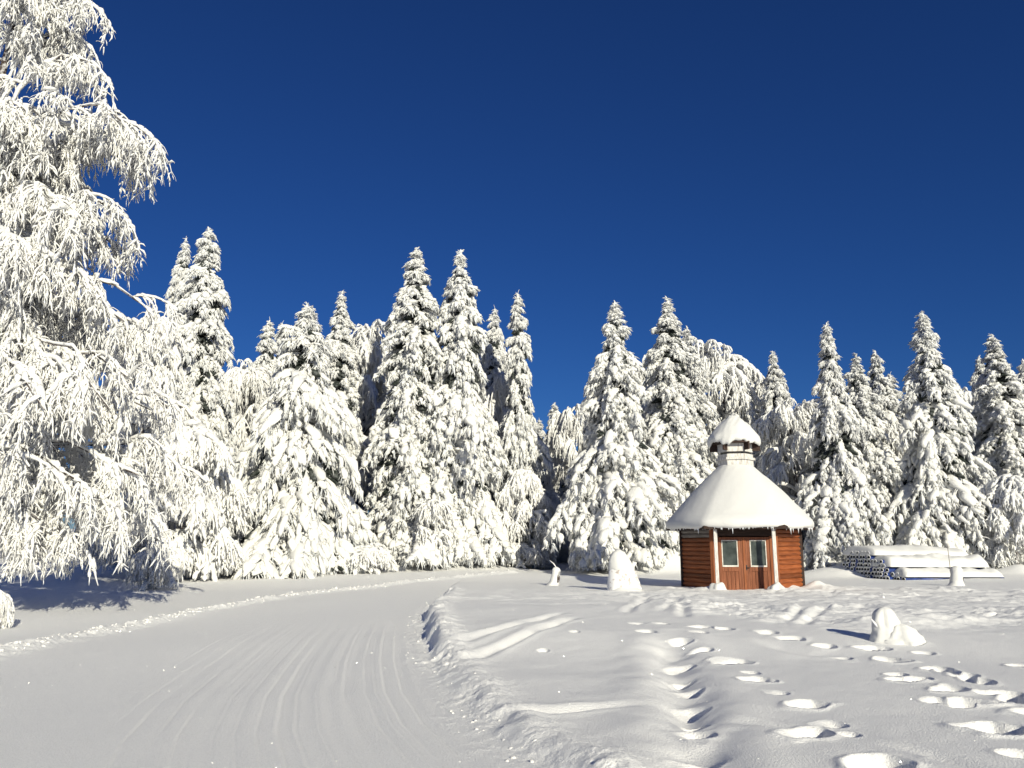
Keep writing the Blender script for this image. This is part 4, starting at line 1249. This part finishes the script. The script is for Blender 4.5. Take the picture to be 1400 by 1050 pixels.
def standing_stone():
    Y = 25.8; X, _, _ = at(851, 800, Y); g = gz(X, Y) - .08
    r = empty('standing_stone', (X, Y, g))
    tag(r, 'man-high rounded stone plastered with snow left of the hut', 'stone')
    V, F = lathe_blob('stone', [(-.2, .60, .08), (.0, .56, .06), (.3, .50, .03), (.6, .44, .0), (.9, .35, -.05), (1.1, .26, -.08), (1.22, .15, -.09), (1.28, .04, -.09)], 30, 4, amp=.05, flat=.8)
    obj('stone', mesh_from('stone', V, F, True), M['stone'], r)
    V, F = lathe_blob('snow', [(.5, .34, .04), (.75, .41, .0), (.95, .36, -.05), (1.12, .29, -.08), (1.26, .19, -.09), (1.34, .05, -.09)], 30, 6, amp=.06, flat=.86)
    obj('snow_cap', mesh_from('snow_cap', V, F, True), M['roof_snow'], r)
    V, F = lathe_blob('drift', [(-.2, .78, .12), (.0, .66, .12), (.12, .52, .1), (.2, .40, .05)], 30, 9, amp=.08)
    obj('snow_foot', mesh_from('snow_foot', V, F, True), M['roof_snow'], r)
standing_stone()
def snow_post(u, v, Y, h, r0, name, label, cat, twig=False, pole=False, lean=0.0, seed=1):
    X, _, _ = at(u, v, Y); g = gz(X, Y)
    r = empty(name, (X, Y, g), 0); r.rotation_euler = (0, lean, 0)
    tag(r, label, cat)
    V, F = lathe_blob('p', [(-.2, r0 * 1.9, -.08), (0, r0 * 1.5, -.06), (.12, r0 * 1.1, -.02), (h * .5, r0, 0), (h * .85, r0 * 1.02, .01), (h * .97, r0 * .7, .01), (h, r0 * .2, .01)], 20, seed, amp=.08, freq=4)
    obj('snow_crust', mesh_from('snow_crust', V, F, True), M['roof_snow'], r)
    v_, f_ = tubes(np.array([[(.05, -.02, -.1), (.05, -.02, h * .4), (.03, -.01, h * .8)]]), np.full((1, 3), r0 * .82), 12, True)
    obj('wooden_core', mesh_from('wooden_core', v_, f_, True), M['bark'], r)
    if twig:
        for k, (dx, dz, x0) in enumerate(((-.30, .20, .03),)):
            v_, f_ = tubes(np.array([[(x0, 0, h * .9), (x0 + dx * .5, 0, h + dz * .55), (x0 + dx, .02, h + dz)]]), np.array([[.022, .02, .012]]), 6, True)
            obj('twig', mesh_from('twig', v_, f_, True), M['frost'], r)
    if pole:
        v_, f_ = tubes(np.array([[(-.16, .05, -.1), (-.165, .05, .6), (-.18, .05, h + .75)]]), np.array([[.012, .012, .010]]), 6, True)
        obj('thin_rod', mesh_from('thin_rod', v_, f_, True), M['grey_wood'], r)
    return r
snow_post(758, 795, 30.0, .66, .15, 'snowy_stump', 'slim snow-crusted stump with a frosted twig on top, left of the standing stone', 'stump', twig=True, lean=.12, seed=2)
snow_post(1309, 800, 29.0, .68, .19, 'snowy_post', 'short snow-crusted post with a thin rod in front of the pipe stack', 'post', pole=True, seed=3)
def covered_stump():
    X, Y = on_ground(1216, 874, .2)
    g = gz(X, Y)
    r = empty('snowy_log_stump', (X, Y, g)); r.scale = (.72, .74, .58)
    tag(r, 'humped snow-covered stump with a jutting stick on the trampled snow', 'stump')
    V, F = lathe_blob('a', [(-.2, .50, .06), (0, .44, .04), (.12, .36, .0), (.3, .30, -.05), (.5, .27, -.08), (.68, .22, -.08), (.80, .14, -.06), (.85, .02, -.05)], 34, 11, amp=.16, flat=.8, freq=2.6)
    obj('snow_hump', mesh_from('snow_hump', V, F, True), M['roof_snow'], r)
    V, F = lathe_blob('b', [(-.2, .50, .14), (0, .42, .13), (.14, .34, .12), (.30, .25, .10), (.40, .14, .08), (.44, .02, .08)], 34, 13, amp=.20, flat=.8, freq=2.8)
    o = obj('snow_shoulder', mesh_from('snow_shoulder', V, F, True), M['roof_snow'], r); o.location = (.10, -.12, 0)
    v_, f_ = tubes(np.array([[(-.18, -.1, .22), (-.30, -.12, .38), (-.42, -.12, .58)]]), np.array([[.04, .03, .012]]), 8, True)
    obj('stick', mesh_from('stick', v_, f_, True), M['stone'], r)
    v_, f_ = tubes(np.array([[(-.22, -.08, -.1), (-.2, -.06, .3), (-.10, 0, .6)]]), np.array([[.10, .10, .08]]), 10, True)
    obj('wood', mesh_from('wood', v_, f_, True), M['bark'], r)
covered_stump()

# ------------------------------------------------------------------ stack of pipes
def pipes():
    ang, tilt = R_(17), R_(.7)
    X0, Y0 = at(1229, 785, 34.5)[:2]            # near left corner of the stack
    g = gz(X0, Y0) - .06
    ca, sa = math.cos(ang), math.sin(ang)
    rad = .10; L = 5.4
    a = np.arange(16) / 16 * 2 * np.pi
    def ring(x, r): return np.stack([np.full(16, x), r * np.cos(a), r * np.sin(a)], 1)
    # hollow pipe: outer skin, end rims, bore
    rings = [ring(0, rad), ring(L, rad), ring(L, rad * .84), ring(L - .6, rad * .84), ring(.6, rad * .84), ring(0, rad * .84)]
    order = [5, 0, 1, 2]
    V = np.concatenate([rings[0], rings[1], rings[2], rings[5]])
    def q(i, j): return [(i * 16 + k, i * 16 + (k + 1) % 16, j * 16 + (k + 1) % 16, j * 16 + k) for k in range(16)]
    body = MB(); body.add(V, q(0, 1) + q(1, 2) + q(3, 0))
    body_me = body.mesh('casing', True, True); body_me.materials.append(M['pipe'])
    V = np.concatenate([ring(0.001, rad * .835), ring(L * .5, rad * .835), ring(L - .001, rad * .835)])
    bore = MB(); bore.add2(V, [q(0, 1) + q(1, 2), [tuple(range(16, 32))]])
    bore_me = bore.mesh('bore', True); bore_me.materials.append(M['pipe_dark'])
    # snow lodged on the rim and in the mouth
    rng = np.random.default_rng(9)
    sb = ICO2[0].copy() * np.array([.10, rad * .78, rad * .30]) + np.array([.05, 0, -rad * .58])
    sb2 = ICO2[0].copy() * np.array([.08, rad * .8, rad * .38]) + np.array([-.0, 0, rad * .95])
    plug = MB()
    al = np.linspace(0, 2 * np.pi, 19)
    rim = np.stack([np.full(19, -.004), rad * .93 * np.cos(al), rad * .93 * np.sin(al)], 1)
    v_, f_ = tubes(rim[None], (.014 + .012 * np.clip(np.sin(al), -.4, 1))[None], 6, False)
    plug.add2(v_, f_); plug.add(sb, ICO2[1])
    plug_me = plug.mesh('mouth_snow', True); plug_me.materials.append(M['roof_snow'])
    place = []
    NJ = 17
    start = [0, 1, 3, 3, 4, 7, 8]                # the stack steps back towards the wood
    for k, j0 in enumerate(start):
        for jj in range(j0, NJ - k // 2):
            place.append((k, jj, .12 + jj * 2 * rad * 1.02 + (k % 2) * rad, rad + k * rad * 1.76))
    first = None
    for n, (k, jj, y, z) in enumerate(place):
        xo = rng.uniform(-.06, .10) + (.25 if jj < 3 else 0)
        lx, ly = xo, y
        wx, wy = X0 + lx * ca - ly * sa, Y0 + lx * sa + ly * ca
        if first is None:
            r = empty('blue_pipe', (wx, wy, g + z), ang); r.rotation_euler = (0, tilt, ang)
            first = [obj('casing', body_me, None, r), obj('bore', bore_me, None, r), obj('mouth_snow', plug_me, None, r)]
        else:
            r = empty('blue_pipe', (wx, wy, g + z), ang); r.rotation_euler = (0, tilt, ang)
            for o in first:
                c = o.copy(); COL.objects.link(c); c.parent = r
        tag(r, 'blue plastic pipe with a dark open end, one of the snow-covered stack', 'pipe', 'blue pipes in the snow-covered stack')
    # snow blankets in three steps on the stack
    def blanket(y0, y1, z0, h, x0, x1, seed):
        nx, ny = 60, 22
        u = np.linspace(0, 1, nx); v = np.linspace(0, 1, ny)
        Uu, Vv = np.meshgrid(u, v, indexing='ij')
        edge = np.minimum(1, np.minimum(Uu, 1 - Uu) * 34) ** .5
        prof = np.clip(np.sin(Vv * np.pi), 0, 1) ** .45
        Xx = x0 + (x1 - x0) * Uu + .05 * fbm(Vv * 4, Uu * 3, seed, 2)
        Yy = y0 + (y1 - y0) * Vv + .06 * fbm(Uu * 9, Vv * 2, seed + 2, 3)
        Zz = z0 + h * prof * edge * (1 + .35 * fbm(Uu * 7, Vv * 2, seed + 1, 3)) - .015 * 0
        top = np.stack([Xx, Yy, Zz], -1).reshape(-1, 3)
        bot = np.stack([Xx, Yy, np.minimum(Zz - .01, z0 - .02 + 0 * Zz)], -1).reshape(-1, 3)
        i = np.arange(nx - 1)[:, None] * ny; j = np.arange(ny - 1)[None]
        Q = np.stack([i + j, i + ny + j, i + ny + j + 1, i + j + 1], -1).reshape(-1, 4)
        n = nx * ny
        Q2 = Q[:, ::-1] + n
        rim = []
        for a_ in range(nx - 1): rim += [(a_ * ny, a_ * ny + n, (a_ + 1) * ny + n, (a_ + 1) * ny)[::-1], (a_ * ny + ny - 1, (a_ + 1) * ny + ny - 1, (a_ + 1) * ny + ny - 1 + n, a_ * ny + ny - 1 + n)[::-1]]
        for b_ in range(ny - 1): rim += [(b_, b_ + 1, b_ + 1 + n, b_ + n)[::-1], ((nx - 1) * ny + b_, (nx - 1) * ny + b_ + n, (nx - 1) * ny + b_ + 1 + n, (nx - 1) * ny + b_ + 1)[::-1]]
        return np.concatenate([top, bot]), [Q, Q2, np.array(rim)]
    mb = MB()
    zt = lambda k: rad * 2 + k * rad * 1.76
    for args in ((-.15, .90, zt(1) - .15, .32, .27, L + .10, 3), (.45, 1.85, zt(4) - .28, .50, .02, L + .06, 4), (1.35, 3.5, zt(6) - .16, .42, -.02, L - .02, 5)):
        V, F = blanket(*args)
        mb.add2(V, F)
    o = obj('pipe_snow', mb.mesh('pipe_snow', True, True), M['roof_snow'])
    o.location = (X0, Y0, g); o.rotation_euler = (0, tilt, ang)
    tag(o, 'thick rolls of white snow lying along the top of the pipe stack', 'snow cover', kind='stuff')
pipes()
print('done', _t.time() - _t0)
